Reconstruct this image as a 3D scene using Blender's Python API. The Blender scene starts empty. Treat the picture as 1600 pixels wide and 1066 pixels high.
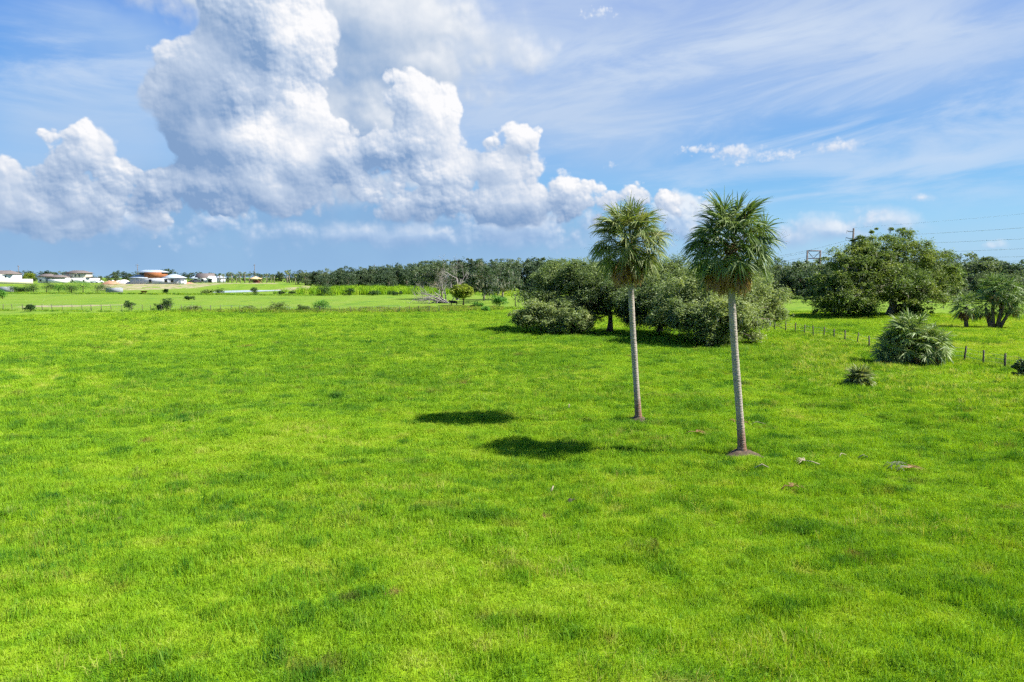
import bpy, math, random
import numpy as np
from mathutils import Vector, Matrix
R = math.radians

# ------------------------------------------------------------------ camera
scene = bpy.context.scene
HC, FPX, HORIZON = 8.0, 1067.0, 432.0           # eye height (m), focal length in photo pixels, horizon row
PITCH = math.atan((533.0 - HORIZON) / FPX)
cam_d = bpy.data.cameras.new('camera'); cam = bpy.data.objects.new('camera', cam_d)
scene.collection.objects.link(cam); scene.camera = cam
cam_d.sensor_width = 36.0; cam_d.lens = 36.0 * FPX / 1600.0
cam_d.clip_start = 0.1; cam_d.clip_end = 20000
cam.location = (0, 0, HC); cam.rotation_euler = (math.pi / 2 - PITCH, 0, 0)

def ray(px, py):
    cx, cy = (px - 800) / FPX, -(py - 533) / FPX
    c, s = math.cos(PITCH), math.sin(PITCH)
    return Vector((cx, c + cy * s, -s + cy * c))

# ------------------------------------------------------------------ view, sun, sky
vs = scene.view_settings
vs.view_transform = 'Standard'; vs.look = 'None'; vs.exposure = 1.5; vs.gamma = 1.0
EXPO = 2.0 ** vs.exposure
SUN = Vector((8.75, -1.0, 9.5)).normalized()
sun_d = bpy.data.lights.new('sun', 'SUN'); sun = bpy.data.objects.new('sun', sun_d)
scene.collection.objects.link(sun)
sun_d.energy = 4.6; sun_d.angle = R(0.53); sun_d.color = (1.0, 0.95, 0.86)
sun.rotation_euler = SUN.to_track_quat('Z', 'Y').to_euler()
sun.location = (60, -10, 90)

scene.cycles.max_bounces = 6; scene.cycles.diffuse_bounces = 3; scene.cycles.transmission_bounces = 4
scene.cycles.transparent_max_bounces = 8; scene.cycles.glossy_bounces = 2
scene.cycles.use_adaptive_sampling = True; scene.cycles.adaptive_threshold = 0.02; scene.cycles.adaptive_min_samples = 12
scene.cycles.use_denoising = False
scene.cycles.sample_clamp_indirect = 6

class NT:
    """short hand for writing node graphs"""
    def __init__(s, tree): s.t = tree; s.n = tree.nodes; s.l = tree.links
    def put(s, sock, v):
        if v is None: return
        if isinstance(v, bpy.types.NodeSocket): s.l.new(v, sock)
        else:
            try: sock.default_value = v
            except Exception: sock.default_value = tuple(v) + (1.0,)
    def m(s, op, a, b=None, c=None, clamp=False):
        n = s.n.new('ShaderNodeMath'); n.operation = op; n.use_clamp = clamp
        for i, v in enumerate((a, b, c)): s.put(n.inputs[i], v)
        return n.outputs[0]
    def v(s, op, a, b=None, c=None):
        n = s.n.new('ShaderNodeVectorMath'); n.operation = op
        for i, v in enumerate((a, b, c)):
            if v is not None: s.put(n.inputs[i], v)
        return n.outputs['Value'] if op in ('LENGTH', 'DOT_PRODUCT', 'DISTANCE') else n.outputs[0]
    def scale(s, a, f):
        n = s.n.new('ShaderNodeVectorMath'); n.operation = 'SCALE'
        s.put(n.inputs[0], a); s.put(n.inputs['Scale'], f); return n.outputs[0]
    def xyz(s, x, y, z=0.0):
        n = s.n.new('ShaderNodeCombineXYZ'); s.put(n.inputs[0], x); s.put(n.inputs[1], y); s.put(n.inputs[2], z)
        return n.outputs[0]
    def sep(s, v):
        n = s.n.new('ShaderNodeSeparateXYZ'); s.put(n.inputs[0], v); return n.outputs
    def noise(s, vec, scale, detail=2, rough=0.5, dim='3D', color=False, dist=0.0):
        n = s.n.new('ShaderNodeTexNoise'); n.noise_dimensions = dim
        if vec is not None: s.put(n.inputs['Vector'], vec)
        s.put(n.inputs['Scale'], scale); n.inputs['Detail'].default_value = detail
        n.inputs['Roughness'].default_value = rough; n.inputs['Distortion'].default_value = dist
        return n.outputs['Color' if color else 0]
    def voro(s, vec, scale, detail=0, rough=0.5, dim='2D', feature='F1', smooth=None):
        n = s.n.new('ShaderNodeTexVoronoi'); n.voronoi_dimensions = dim; n.feature = feature
        s.put(n.inputs['Vector'], vec); s.put(n.inputs['Scale'], scale)
        n.inputs['Detail'].default_value = detail; n.inputs['Roughness'].default_value = rough
        if smooth is not None: n.inputs['Smoothness'].default_value = smooth
        return n.outputs['Distance']
    def mix(s, f, a, b, blend='MIX', clamp=True):
        n = s.n.new('ShaderNodeMix'); n.data_type = 'RGBA'; n.blend_type = blend; n.clamp_factor = clamp
        s.put(n.inputs[0], f); s.put(n.inputs[6], a); s.put(n.inputs[7], b); return n.outputs[2]
    def rng(s, x, a, b, c=0.0, d=1.0, smooth=False):
        n = s.n.new('ShaderNodeMapRange'); n.interpolation_type = 'SMOOTHSTEP' if smooth else 'LINEAR'
        for i, v in enumerate((x, a, b, c, d)): s.put(n.inputs[i], v)
        return n.outputs[0]
    def ramp(s, f, stops):
        n = s.n.new('ShaderNodeValToRGB'); e = n.color_ramp.elements
        while len(e) < len(stops): e.new(0.5)
        for i, (p, c) in enumerate(stops): e[i].position = p; e[i].color = tuple(c) + (1.0,)
        s.put(n.inputs[0], f); return n.outputs[0]

def lin(r, g, b, k=1.0):
    f = lambda c: (c / 255 / 12.92 if c / 255 <= 0.04045 else ((c / 255 + 0.055) / 1.055) ** 2.4) * k
    return (f(r), f(g), f(b))
def skyc(r, g, b): return lin(r, g, b, 1 / EXPO)          # radiance that displays as this colour

world = bpy.data.worlds.new('World'); scene.world = world; world.use_nodes = True
W = NT(world.node_tree); W.n.clear()
tc = W.n.new('ShaderNodeTexCoord').outputs['Generated']
dirn = W.v('NORMALIZE', tc)
dx, dy, dz = W.sep(dirn)
az = W.m('ARCTAN2', dx, dy)
el = W.m('ARCSINE', dz)
P = W.xyz(az, el, 0.0)                                       # bearing and elevation of a direction, radians

def azel(px, py):
    d = ray(px, py).normalized(); return math.atan2(d.x, d.y), math.asin(d.z)
def blob(px, py, rx, ry):
    """an ellipse of cloud given as a patch of sky: bearing, elevation and angular radii"""
    a, e = azel(px, py); a2, _ = azel(px + rx, py); _, e2 = azel(px, py - ry)
    return (a, e, abs(a2 - a), abs(e2 - e))

def field(nt, p, blobs, join=0.012):
    """signed distance (radians) into a union of ellipses"""
    out = None
    for (px, py, rx, ry) in blobs:
        a, e, ra, re = blob(px, py, rx, ry)
        q = nt.v('MULTIPLY_ADD', p, (1 / ra, 1 / re, 0), (-a / ra, -e / re, 0))
        d = nt.m('MULTIPLY_ADD', nt.v('LENGTH', q), -min(ra, re), min(ra, re))
        out = d if out is None else nt.m('SMOOTH_MAX', out, d, join)
    return out

def cloud_group(name, blobs, puff, puff_scale, warp, join=0.012):
    """cloud thickness at a direction: union of ellipses, warped, plus billows"""
    g = bpy.data.node_groups.new(name, 'ShaderNodeTree')
    g.interface.new_socket('p', in_out='INPUT', socket_type='NodeSocketVector')
    g.interface.new_socket('h', in_out='OUTPUT', socket_type='NodeSocketFloat')
    G = NT(g); gi = G.n.new('NodeGroupInput'); go = G.n.new('NodeGroupOutput')
    p = gi.outputs[0]
    w = G.v('SUBTRACT', G.noise(p, 11, 3, 0.55, '2D', True), (0.5, 0.5, 0.5))
    q = G.v('ADD', p, G.scale(w, warp))
    q2 = G.v('ADD', p, G.scale(w, warp * 0.45))
    h = field(G, q, blobs, join)
    v = G.m('SUBTRACT', 0.86, G.voro(q2, puff_scale, 2.5, 0.6, '2D', 'F1'))
    n = G.m('SUBTRACT', G.noise(q2, puff_scale * 1.5, 5, 0.62, '2D'), 0.42)
    k = G.rng(G.noise(G.v('ADD', p, (3.3, 1.7, 0)), 7.5, 2, 0.5, '2D'), 0.40, 0.62, 0.35, 1.0)     # smooth, sheared parts and crisp, billowing ones
    h = G.m('ADD', G.m('MULTIPLY', G.m('ADD', G.m('SUBTRACT', v, 0.45), G.m('MULTIPLY', n, 0.85)), G.m('MULTIPLY', k, puff)), G.m('ADD', h, puff * 0.40))
    G.l.new(h, go.inputs[0])
    return g
def use(g, p):
    n = W.n.new('ShaderNodeGroup'); n.node_tree = g; W.put(n.inputs[0], p); return n.outputs[0]

LDIR = (0.55, 0.83)
def lit(g, d1, k1, d2, k2):
    """thickness and how far the cloud faces the sun: two steps along the light direction"""
    h0 = use(g, P)
    h1 = use(g, W.v('ADD', P, (LDIR[0] * d1, LDIR[1] * d1, 0)))
    h2 = use(g, W.v('ADD', P, (LDIR[0] * d2, LDIR[1] * d2, 0)))
    s = W.m('MULTIPLY', W.m('SUBTRACT', h0, h1), k1 / d1)
    s = W.m('ADD', s, W.m('MULTIPLY', W.m('SUBTRACT', h0, h2), k2 / d2))
    return h0, s

# clear sky: physical sky, graded towards the photograph's blue
sky = W.n.new('ShaderNodeTexSky'); sky.sky_type = 'NISHITA'; sky.sun_disc = False
sky.sun_elevation = math.asin(SUN.z); sky.sun_rotation = math.atan2(SUN.x, SUN.y)
sky.altitude = 10; sky.air_density = 1.2; sky.dust_density = 0.6; sky.ozone_density = 3.0
base = W.mix(1.0, sky.outputs[0], (0.070, 0.077, 0.080), 'MULTIPLY')
gr = W.rng(el, 0.0, 0.36)
grade = W.ramp(gr, [(0.0, skyc(172, 214, 242)), (0.22, skyc(138, 196, 240)), (0.45, skyc(96, 168, 233)), (1.0, skyc(48, 126, 226))])
base = W.mix(0.88, base, grade)
col = base

def area(blobs, w=0.05, warp=0.05, ns=6, seed=0.0):
    wv = W.v('SUBTRACT', W.noise(W.v('ADD', P, (seed, seed, 0)), ns, 3, 0.55, '2D', True), (0.5, 0.5, 0.5))
    return W.rng(field(W, W.v('ADD', P, W.scale(wv, warp)), blobs, 0.05), -w, w, 0, 1, True)

# high veil: stretched streaks over the right half and the upper left
st = W.xyz(W.m('ADD', W.m('MULTIPLY', az, 2.2), W.m('MULTIPLY', el, 1.5)), W.m('SUBTRACT', W.m('MULTIPLY', el, 11.0), W.m('MULTIPLY', az, 1.5)), 3.0)
str1 = W.noise(st, 1.6, 6, 0.6, '2D', dist=0.4)
str2 = W.noise(W.v('ADD', st, (5, 9, 0)), 0.7, 4, 0.55, '2D', dist=0.6)
veil_area = area([(1150, 20, 620, 150), (820, 150, 330, 120), (1420, 90, 420, 75), (700, 60, 200, 200)], 0.07, 0.10, 4)
veil = W.m('MULTIPLY', veil_area, W.rng(W.m('ADD', W.m('MULTIPLY', str1, 0.6), W.m('MULTIPLY', str2, 0.5)), 0.30, 0.58, 0.52, 1.0))
col = W.mix(W.m('MULTIPLY', veil, 0.82), col, skyc(198, 215, 238))
streak_area = area([(1480, 252, 220, 24), (1200, 70, 420, 30), (1500, 130, 160, 26), (1050, 130, 240, 24), (900, 238, 80, 26), (1250, 300, 260, 22), (1330, 190, 330, 60), (1560, 180, 90, 50), (60, 95, 210, 60), (150, 150, 130, 130)], 0.035, 0.05, 7, 2.0)
streak = W.m('MULTIPLY', streak_area, W.rng(str1, 0.36, 0.70, 0, 1, True))
col = W.mix(W.m('MULTIPLY', streak, 0.75), col, skyc(216, 229, 246))
left_veil = W.m('MULTIPLY', area([(150, 215, 160, 110), (60, 260, 130, 70), (210, 60, 120, 45)], 0.05, 0.08, 8, 4.0), W.rng(str2, 0.2, 0.7, 0.6, 1.0))
col = W.mix(W.m('MULTIPLY', left_veil, 0.9), col, skyc(172, 202, 238))
# broken low cloud all round the horizon behind the camera too
far_n = W.noise(W.xyz(W.m('MULTIPLY', az, 3.0), W.m('MULTIPLY', el, 9.0), 7.0), 1.0, 6, 0.6, '2D')
behind = W.rng(dy, 0.2, -0.2)
col = W.mix(W.m('MULTIPLY', W.m('MULTIPLY', W.rng(far_n, 0.5, 0.62, 0, 1, True), behind), W.rng(el, 0.0, 0.1)), col, skyc(220, 228, 240))
# rain under the big cloud: a grey-blue curtain towards the horizon
rain = area([(420, 375, 500, 75), (430, 340, 240, 60), (0, 390, 280, 55), (700, 360, 200, 40)], 0.035, 0.03, 6, 9.0)
rn = W.noise(W.xyz(W.m('MULTIPLY', az, 9.0), W.m('MULTIPLY', el, 4.0), 0.0), 1.0, 3, 0.5, '2D')
col = W.mix(W.m('MULTIPLY', rain, W.rng(rn, 0.3, 0.7, 0.75, 0.95)), col, skyc(136, 174, 217))

def layer(col, g, d1, k1, d2, k2, soft, shade_blobs, bright_blobs, c_dark, c_mid, c_light, shade_w=0.6, edge0=0.0, opac=1.0, seed=1.0, deep=None):
    h, s = lit(g, d1, k1, d2, k2)
    t = W.m('ADD', s, 0.52)
    if shade_blobs: t = W.m('SUBTRACT', t, W.m('MULTIPLY', area(shade_blobs, 0.04, 0.05, 9, seed), shade_w))
    if deep: t = W.m('SUBTRACT', t, W.m('MULTIPLY', area(deep, 0.07, 0.07, 10, seed + 5), 0.30))
    if bright_blobs: t = W.m('ADD', t, W.m('MULTIPLY', area(bright_blobs, 0.03, 0.06, 12, seed + 3), 0.20))
    t = W.m('ADD', t, W.m('MULTIPLY', W.m('SUBTRACT', W.noise(W.v('ADD', P, (seed, 0.3, 0)), 16, 5, 0.6, '2D'), 0.5), 0.55))   # mottled greys inside
    c = W.ramp(W.rng(t, -0.22, 1.02), [(0.0, c_dark), (0.50, c_mid), (1.0, c_light)])
    a = W.rng(h, edge0, edge0 + soft, 0, opac, True)
    return W.mix(a, col, c)

DARK, MID, LITE = skyc(128, 160, 205), skyc(188, 205, 230), skyc(246, 248, 253)
far_sky = col                                                 # away from this quarter of the sky: veil and broken cloud only
# low bank behind everything
g0 = cloud_group('low_bank', [(60, 345, 90, 30), (200, 350, 110, 26), (340, 345, 80, 20), (300, 382, 130, 10), (640, 368, 330, 22), (820, 355, 160, 36),
    (1070, 340, 60, 48), (1300, 358, 130, 24), (1230, 368, 60, 20), (1380, 345, 50, 24), (1130, 372, 90, 22), (1540, 392, 60, 6)], 0.020, 26, 0.022)
col = layer(col, g0, 0.004, 0.09, 0.012, 0.22, 0.022, [(640, 375, 340, 16), (120, 370, 160, 16)], [(1070, 320, 45, 25), (1330, 340, 80, 10)], skyc(140, 172, 216), skyc(182, 205, 235), skyc(240, 245, 252), 0.4, opac=0.88)
# small fair-weather puffs on the right
g1 = cloud_group('small_puffs', [(1095, 234, 30, 10), (1150, 236, 40, 12), (1215, 242, 44, 9), (1155, 256, 16, 9), (1308, 230, 32, 12),
    (934, 22, 24, 10), (1440, 308, 18, 5), (1368, 334, 16, 8), (962, 258, 10, 4)], 0.012, 60, 0.010, 0.006)
col = layer(col, g1, 0.003, 0.08, 0.008, 0.2, 0.011, None, None, skyc(165, 192, 230), skyc(205, 219, 240), skyc(240, 244, 252), opac=0.92)
right_sky = col
# soft anvil mass at the top centre
g2 = cloud_group('anvil', [(560, 30, 230, 110), (700, 50, 140, 60), (760, 85, 80, 30), (800, 95, 40, 16), (590, 190, 130, 110), (660, 170, 80, 80), (520, 250, 130, 80), (350, -60, 260, 120), (640, 275, 80, 50), (640, 100, 160, 80)], 0.035, 13, 0.035, 0.03)
col = layer(col, g2, 0.006, 0.09, 0.03, 0.26, 0.04, [(570, 130, 70, 70), (560, 245, 90, 50), (600, 110, 60, 40), (540, 60, 60, 50)], [(700, 90, 130, 24), (650, 20, 160, 20), (550, 195, 60, 20)], skyc(150, 178, 214), skyc(200, 213, 231), skyc(242, 245, 250), 0.30, deep=[(560, 140, 60, 70), (600, 120, 70, 30), (700, 130, 60, 20), (520, 20, 60, 30)])
# crisp cumulus
g3 = cloud_group('towers', [
    (262, 92, 28, 22), (310, 85, 45, 35), (250, 118, 22, 26), (262, 145, 34, 40), (345, 10, 46, 90), (420, 60, 105, 130), (370, 140, 110, 110), (460, 160, 60, 90), (482, 70, 34, 95), (310, 190, 60, 110),
    (390, 220, 115, 115), (470, 250, 80, 75), (240, 296, 50, 36), (320, 285, 110, 50), (430, 290, 100, 44), (520, 245, 80, 58), (590, 235, 50, 40),
    (680, 180, 42, 52), (640, 150, 40, 40), (655, 215, 55, 45),
    (788, 198, 22, 22), (765, 215, 24, 16), (812, 225, 26, 26), (828, 258, 16, 20), (785, 262, 62, 34), (700, 272, 85, 40), (590, 302, 52, 17), (680, 315, 135, 30), (790, 318, 120, 36), (880, 298, 42, 22), (918, 294, 22, 20), (905, 325, 70, 28), (990, 312, 26, 24), (1050, 322, 30, 26), (1090, 330, 24, 18),
    (122, 213, 28, 26), (92, 212, 20, 16), (140, 250, 62, 44), (185, 265, 38, 34), (110, 296, 74, 48), (60, 328, 60, 40), (12, 270, 24, 20), (10, 318, 36, 46), (170, 328, 64, 26), (225, 345, 54, 14), (100, 355, 120, 18)],
    0.026, 20, 0.020)
col = layer(col, g3, 0.003, 0.125, 0.026, 0.29, 0.008,
    [(255, 275, 80, 55), (330, 308, 110, 20), (290, 170, 40, 60), (380, 50, 50, 60), (560, 255, 70, 34), (110, 290, 50, 36), (30, 345, 50, 30), (700, 342, 190, 20), (775, 250, 34, 18), (430, 325, 100, 8), (880, 335, 60, 10), (350, 110, 60, 50), (150, 355, 110, 10)],
    [(440, 235, 60, 60), (488, 75, 24, 70), (440, 300, 60, 22), (690, 180, 35, 50), (790, 205, 30, 25), (130, 215, 45, 22), (270, 82, 40, 12), (185, 280, 30, 34), (490, 170, 40, 30), (760, 285, 80, 16)],
    skyc(132, 163, 204), skyc(192, 208, 231), skyc(253, 253, 255), 0.32, deep=[(250, 295, 70, 34), (300, 245, 52, 60), (265, 200, 26, 40), (370, 30, 55, 60), (400, 120, 50, 40), (560, 265, 80, 26), (90, 300, 40, 26), (650, 345, 120, 12), (800, 345, 90, 12)])
# low air just above the horizon; the costly cloud graph is only walked where it has clouds
def back(c):
    c = W.mix(W.rng(el, 0.075, 0.0, 0.0, 0.45), c, skyc(152, 193, 233))
    b = W.n.new('ShaderNodeBackground'); W.put(b.inputs[0], c); b.inputs[1].default_value = 1.0; return b.outputs[0]
def pick(f, a, b):
    n = W.n.new('ShaderNodeMixShader'); W.put(n.inputs[0], f); W.put(n.inputs[1], a); W.put(n.inputs[2], b); return n.outputs[0]
in_right = W.m('MULTIPLY', W.m('LESS_THAN', W.m('ABSOLUTE', az), 0.80), W.m('MULTIPLY', W.m('LESS_THAN', el, 0.50), W.m('GREATER_THAN', el, -0.01)))
in_left = W.m('MULTIPLY', in_right, W.m('LESS_THAN', az, azel(1150, 300)[0]))
wo = W.n.new('ShaderNodeOutputWorld')
W.l.new(pick(in_left, pick(in_right, back(far_sky), back(right_sky)), back(col)), wo.inputs[0])
world.cycles.sampling_method = 'MANUAL'; world.cycles.sample_map_resolution = 512

# ------------------------------------------------------------------ helpers
COL = scene.collection
def vn(x, y, seed=0):
    """smooth value noise 0..1 on arrays"""
    x = np.asarray(x, float); y = np.asarray(y, float)
    xi = np.floor(x).astype(np.int64); yi = np.floor(y).astype(np.int64)
    fx = x - xi; fy = y - yi; fx = fx * fx * (3 - 2 * fx); fy = fy * fy * (3 - 2 * fy)
    def h(a, b):
        n = (a * 374761393 + b * 668265263 + seed * 974634777) & 0xffffffff
        n = ((n ^ (n >> 13)) * 1274126177) & 0xffffffff
        return ((n ^ (n >> 16)) & 0xffff) / 65535.0
    return (h(xi, yi) * (1 - fx) + h(xi + 1, yi) * fx) * (1 - fy) + (h(xi, yi + 1) * (1 - fx) + h(xi + 1, yi + 1) * fx) * fy
def fbm(x, y, seed=0, o=3):
    s = 0; a = 0.5; t = 0
    for k in range(o):
        c, sn = math.cos(k * 1.3), math.sin(k * 1.3)
        xr = np.asarray(x) * c - np.asarray(y) * sn; yr = np.asarray(x) * sn + np.asarray(y) * c
        s = s + a * vn(xr * 2 ** k, yr * 2 ** k, seed + k); t += a; a *= 0.55
    return s / t
def sstep(x, a, b):
    t = np.clip((np.asarray(x, float) - a) / (b - a), 0, 1); return t * t * (3 - 2 * t)

PONDS = [(-147, 380, 13, 30), (-107, 372, 9, 32), (10, 330, 14, 22)]
def gz(x, y):
    x = np.asarray(x, float); y = np.asarray(y, float); r = np.hypot(x, y)
    small = 1 - sstep(r, 120, 260)
    z = small * (0.50 * (fbm(x / 2.3, y / 1.5, 5) - 0.5) + 0.30 * (fbm(x / 7, y / 7, 9) - 0.5)) + 0.5 * (fbm(x / 45, y / 45, 3, 2) - 0.5) * sstep(r, 10, 60)
    u = x / np.maximum(y, 1)
    pad = 3.7 * sstep(y, 400, 446) * sstep(-u, 0.245, 0.34)
    z = z * (1 - 0.7 * sstep(r, 300, 420)) + pad
    for (cx, cy, rx, ry) in PONDS:
        z = z - 0.9 * sstep(-(np.hypot((x - cx) / rx, (y - cy) / ry)), -1.25, -0.9)
    return z
def ground(px, py, dz=0.0):
    """the point of the ground seen at a pixel of the photograph"""
    d = ray(px, py); z = 0.0
    for _ in range(6):
        t = (HC - z) / -d.z; z = float(gz(d.x * t, d.y * t))
    t = (HC - z) / -d.z
    return Vector((d.x * t, d.y * t, z + dz))
def at(px, py, Y):
    d = ray(px, py); t = Y / d.y; return Vector((d.x * t, Y, HC + d.z * t))

def build(name, V, F, mat, parent=None, smooth=False, mats=None):
    me = bpy.data.meshes.new(name); V = np.asarray(V, np.float32)
    groups = [np.asarray(f, np.int32) for f in (F if isinstance(F, list) else [F]) if len(f)]
    idx = np.concatenate([g.ravel() for g in groups]); sizes = np.concatenate([np.full(len(g), g.shape[1], np.int32) for g in groups])
    me.vertices.add(len(V)); me.vertices.foreach_set('co', V.ravel())
    me.loops.add(len(idx)); me.loops.foreach_set('vertex_index', idx)
    me.polygons.add(len(sizes)); st = np.concatenate([[0], np.cumsum(sizes)[:-1]]).astype(np.int32)
    me.polygons.foreach_set('loop_start', st)
    try: me.polygons.foreach_set('loop_total', sizes)
    except Exception: pass
    if smooth: me.polygons.foreach_set('use_smooth', np.ones(len(sizes), bool))
    me.update(calc_edges=True); me.validate()
    me.materials.append(mat)
    o = bpy.data.objects.new(name, me); COL.objects.link(o)
    if parent is not None: o.parent = parent
    return o
def tag(o, label=None, cat=None, group=None, kind=None):
    if label: o['label'] = label
    if cat: o['category'] = cat
    if group: o['group'] = group
    if kind: o['kind'] = kind
    return o
def thing(name, label, cat, loc=(0, 0, 0), rz=0.0, group=None):
    o = bpy.data.objects.new(name, None); COL.objects.link(o); o.location = loc; o.rotation_euler = (0, 0, rz)
    o.empty_display_size = 0.3
    return tag(o, label, cat, group)
def copy_thing(src, loc, rz=0.0, sc=(1, 1, 1), label=None, group=None):
    c = src.copy(); COL.objects.link(c); c.location = loc; c.rotation_euler = (0, 0, rz); c.scale = sc
    if label: c['label'] = label
    if group: c['group'] = group
    for ch in list(src.children):
        d = ch.copy(); COL.objects.link(d); d.parent = c
        for g in list(ch.children):
            e = g.copy(); COL.objects.link(e); e.parent = d
    return c

class MB:
    """collects shapes into one mesh"""
    def __init__(s): s.V = []; s.Q = []; s.T = []; s.n = 0
    def add(s, V, Q=(), T=()):
        V = np.asarray(V, float).reshape(-1, 3)
        if len(Q): s.Q.append(np.asarray(Q, int) + s.n)
        if len(T): s.T.append(np.asarray(T, int) + s.n)
        s.V.append(V); s.n += len(V); return s
    def box(s, x0, y0, z0, x1, y1, z1):
        V = [(x, y, z) for z in (z0, z1) for (x, y) in ((x0, y0), (x1, y0), (x1, y1), (x0, y1))]
        return s.add(V, [(3, 2, 1, 0), (4, 5, 6, 7), (0, 1, 5, 4), (1, 2, 6, 5), (2, 3, 7, 6), (3, 0, 4, 7)])
    def hip(s, x0, y0, x1, y1, z, h, th=0.25):
        """hip roof with a fascia"""
        d = min((y1 - y0), (x1 - x0)) / 2; wide = (x1 - x0) >= (y1 - y0); my = (y0 + y1) / 2; mx = (x0 + x1) / 2
        r = [(x0 + d, my, z + h), (x1 - d, my, z + h)] if wide else [(mx, y0 + d, z + h), (mx, y1 - d, z + h)]
        V = [(x0, y0, z), (x1, y0, z), (x1, y1, z), (x0, y1, z), (x0, y0, z - th), (x1, y0, z - th), (x1, y1, z - th), (x0, y1, z - th)] + r
        Q = [(4, 5, 1, 0), (5, 6, 2, 1), (6, 7, 3, 2), (7, 4, 0, 3), (7, 6, 5, 4)]
        if wide: return s.add(V, Q + [(0, 1, 9, 8), (2, 3, 8, 9)], [(1, 2, 9), (3, 0, 8)])
        return s.add(V, Q + [(1, 2, 9, 8), (3, 0, 8, 9)], [(0, 1, 8), (2, 3, 9)])
    def gable(s, x0, y0, x1, y1, z, h, th=0.25, along='x'):
        if along == 'x':
            my = (y0 + y1) / 2; r = [(x0, my, z + h), (x1, my, z + h)]; Q = [(0, 1, 9, 8), (2, 3, 8, 9)]; T = [(1, 2, 9), (3, 0, 8)]
        else:
            mx = (x0 + x1) / 2; r = [(mx, y0, z + h), (mx, y1, z + h)]; Q = [(1, 2, 9, 8), (3, 0, 8, 9)]; T = [(0, 1, 8), (2, 3, 9)]
        V = [(x0, y0, z), (x1, y0, z), (x1, y1, z), (x0, y1, z), (x0, y0, z - th), (x1, y0, z - th), (x1, y1, z - th), (x0, y1, z - th)] + r
        return s.add(V, [(4, 5, 1, 0), (5, 6, 2, 1), (6, 7, 3, 2), (7, 4, 0, 3), (7, 6, 5, 4)] + Q, T)
    def tube(s, pts, rad, n=6, cap=True, jitter=0.0, rng=None):
        P = np.asarray([tuple(p) for p in pts], float); m = len(P)
        R_ = np.full(m, rad, float) if np.isscalar(rad) else np.asarray(rad, float)
        T = np.gradient(P, axis=0); T /= np.linalg.norm(T, axis=1)[:, None] + 1e-9
        ref = np.array([0.0, 1.0, 0.0]) if abs(T[0][1]) < 0.8 else np.array([1.0, 0.0, 0.0])
        A = np.cross(T, ref); A /= np.linalg.norm(A, axis=1)[:, None] + 1e-9; B = np.cross(T, A)
        th = np.arange(n) * 2 * math.pi / n
        rr = R_[:, None] * np.ones(n)[None, :]
        if jitter and rng is not None: rr = rr * (1 + rng.uniform(-jitter, jitter, rr.shape))
        V = P[:, None, :] + rr[:, :, None] * (np.cos(th)[None, :, None] * A[:, None, :] + np.sin(th)[None, :, None] * B[:, None, :])
        Q = [(i * n + j, i * n + (j + 1) % n, (i + 1) * n + (j + 1) % n, (i + 1) * n + j) for i in range(m - 1) for j in range(n)]
        V = V.reshape(-1, 3); T3 = []
        if cap:
            V = np.vstack([V, P[0], P[-1]]); a, b = m * n, m * n + 1
            T3 = [(a, (j + 1) % n, j) for j in range(n)] + [(b, (m - 1) * n + j, (m - 1) * n + (j + 1) % n) for j in range(n)]
        return s.add(V, Q, T3)
    def leaves(s, C, size, rng, up=0.0, aspect=0.5, vertical=False):
        """one diamond leaf (or small spray) per centre"""
        C = np.asarray(C, float); N = len(C)
        if not N: return s
        if vertical:
            U = np.tile([0, 0, -1.0], (N, 1)) + rng.normal(0, 0.12, (N, 3))
        else:
            U = rng.normal(0, 1, (N, 3)); U[:, 2] *= 0.7
        U /= np.linalg.norm(U, axis=1)[:, None]
        Wv = rng.normal(0, 1, (N, 3)); Vv = np.cross(U, Wv); Vv /= np.linalg.norm(Vv, axis=1)[:, None]
        if up > 0:                                             # lay leaves flatter
            Nn = np.cross(U, Vv); flip = Nn[:, 2] < 0; Nn[flip] *= -1; Nn = Nn + np.array([0, 0, up]); Nn /= np.linalg.norm(Nn, axis=1)[:, None]
            U = U - Nn * np.sum(U * Nn, axis=1)[:, None]; U /= np.linalg.norm(U, axis=1)[:, None] + 1e-9; Vv = np.cross(Nn, U)
        sz = (size * rng.uniform(0.6, 1.35, N))[:, None]
        a = C - U * sz * 0.5; b = C + Vv * sz * aspect * 0.5; c = C + U * sz * 0.5; d = C - Vv * sz * aspect * 0.5
        V = np.stack([a, b, c, d], 1).reshape(-1, 3); Q = np.arange(4 * N).reshape(-1, 4)
        return s.add(V, Q)
    def build(s, name, mat, parent=None, smooth=False):
        F = []
        if s.Q: F.append(np.concatenate(s.Q))
        if s.T: F.append(np.concatenate(s.T))
        return build(name, np.concatenate(s.V), F, mat, parent, smooth)

# ------------------------------------------------------------------ materials
def newmat(name):
    m = bpy.data.materials.new(name); m.use_nodes = True; t = NT(m.node_tree); t.n.clear()
    out = t.n.new('ShaderNodeOutputMaterial'); return m, t, out
def geo_pos(t): return t.n.new('ShaderNodeNewGeometry').outputs['Position']
def principled(t, base, rough=0.8, spec=0.3, metal=0.0, normal=None):
    b = t.n.new('ShaderNodeBsdfPrincipled'); t.put(b.inputs['Base Color'], base); t.put(b.inputs['Roughness'], rough)
    b.inputs['Specular IOR Level'].default_value = spec; b.inputs['Metallic'].default_value = metal
    if normal is not None: t.l.new(normal, b.inputs['Normal'])
    return b.outputs[0]
def bump(t, h, strength=0.5, dist=0.05):
    b = t.n.new('ShaderNodeBump'); b.inputs['Strength'].default_value = strength; b.inputs['Distance'].default_value = dist
    t.put(b.inputs['Height'], h); return b.outputs[0]
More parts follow.
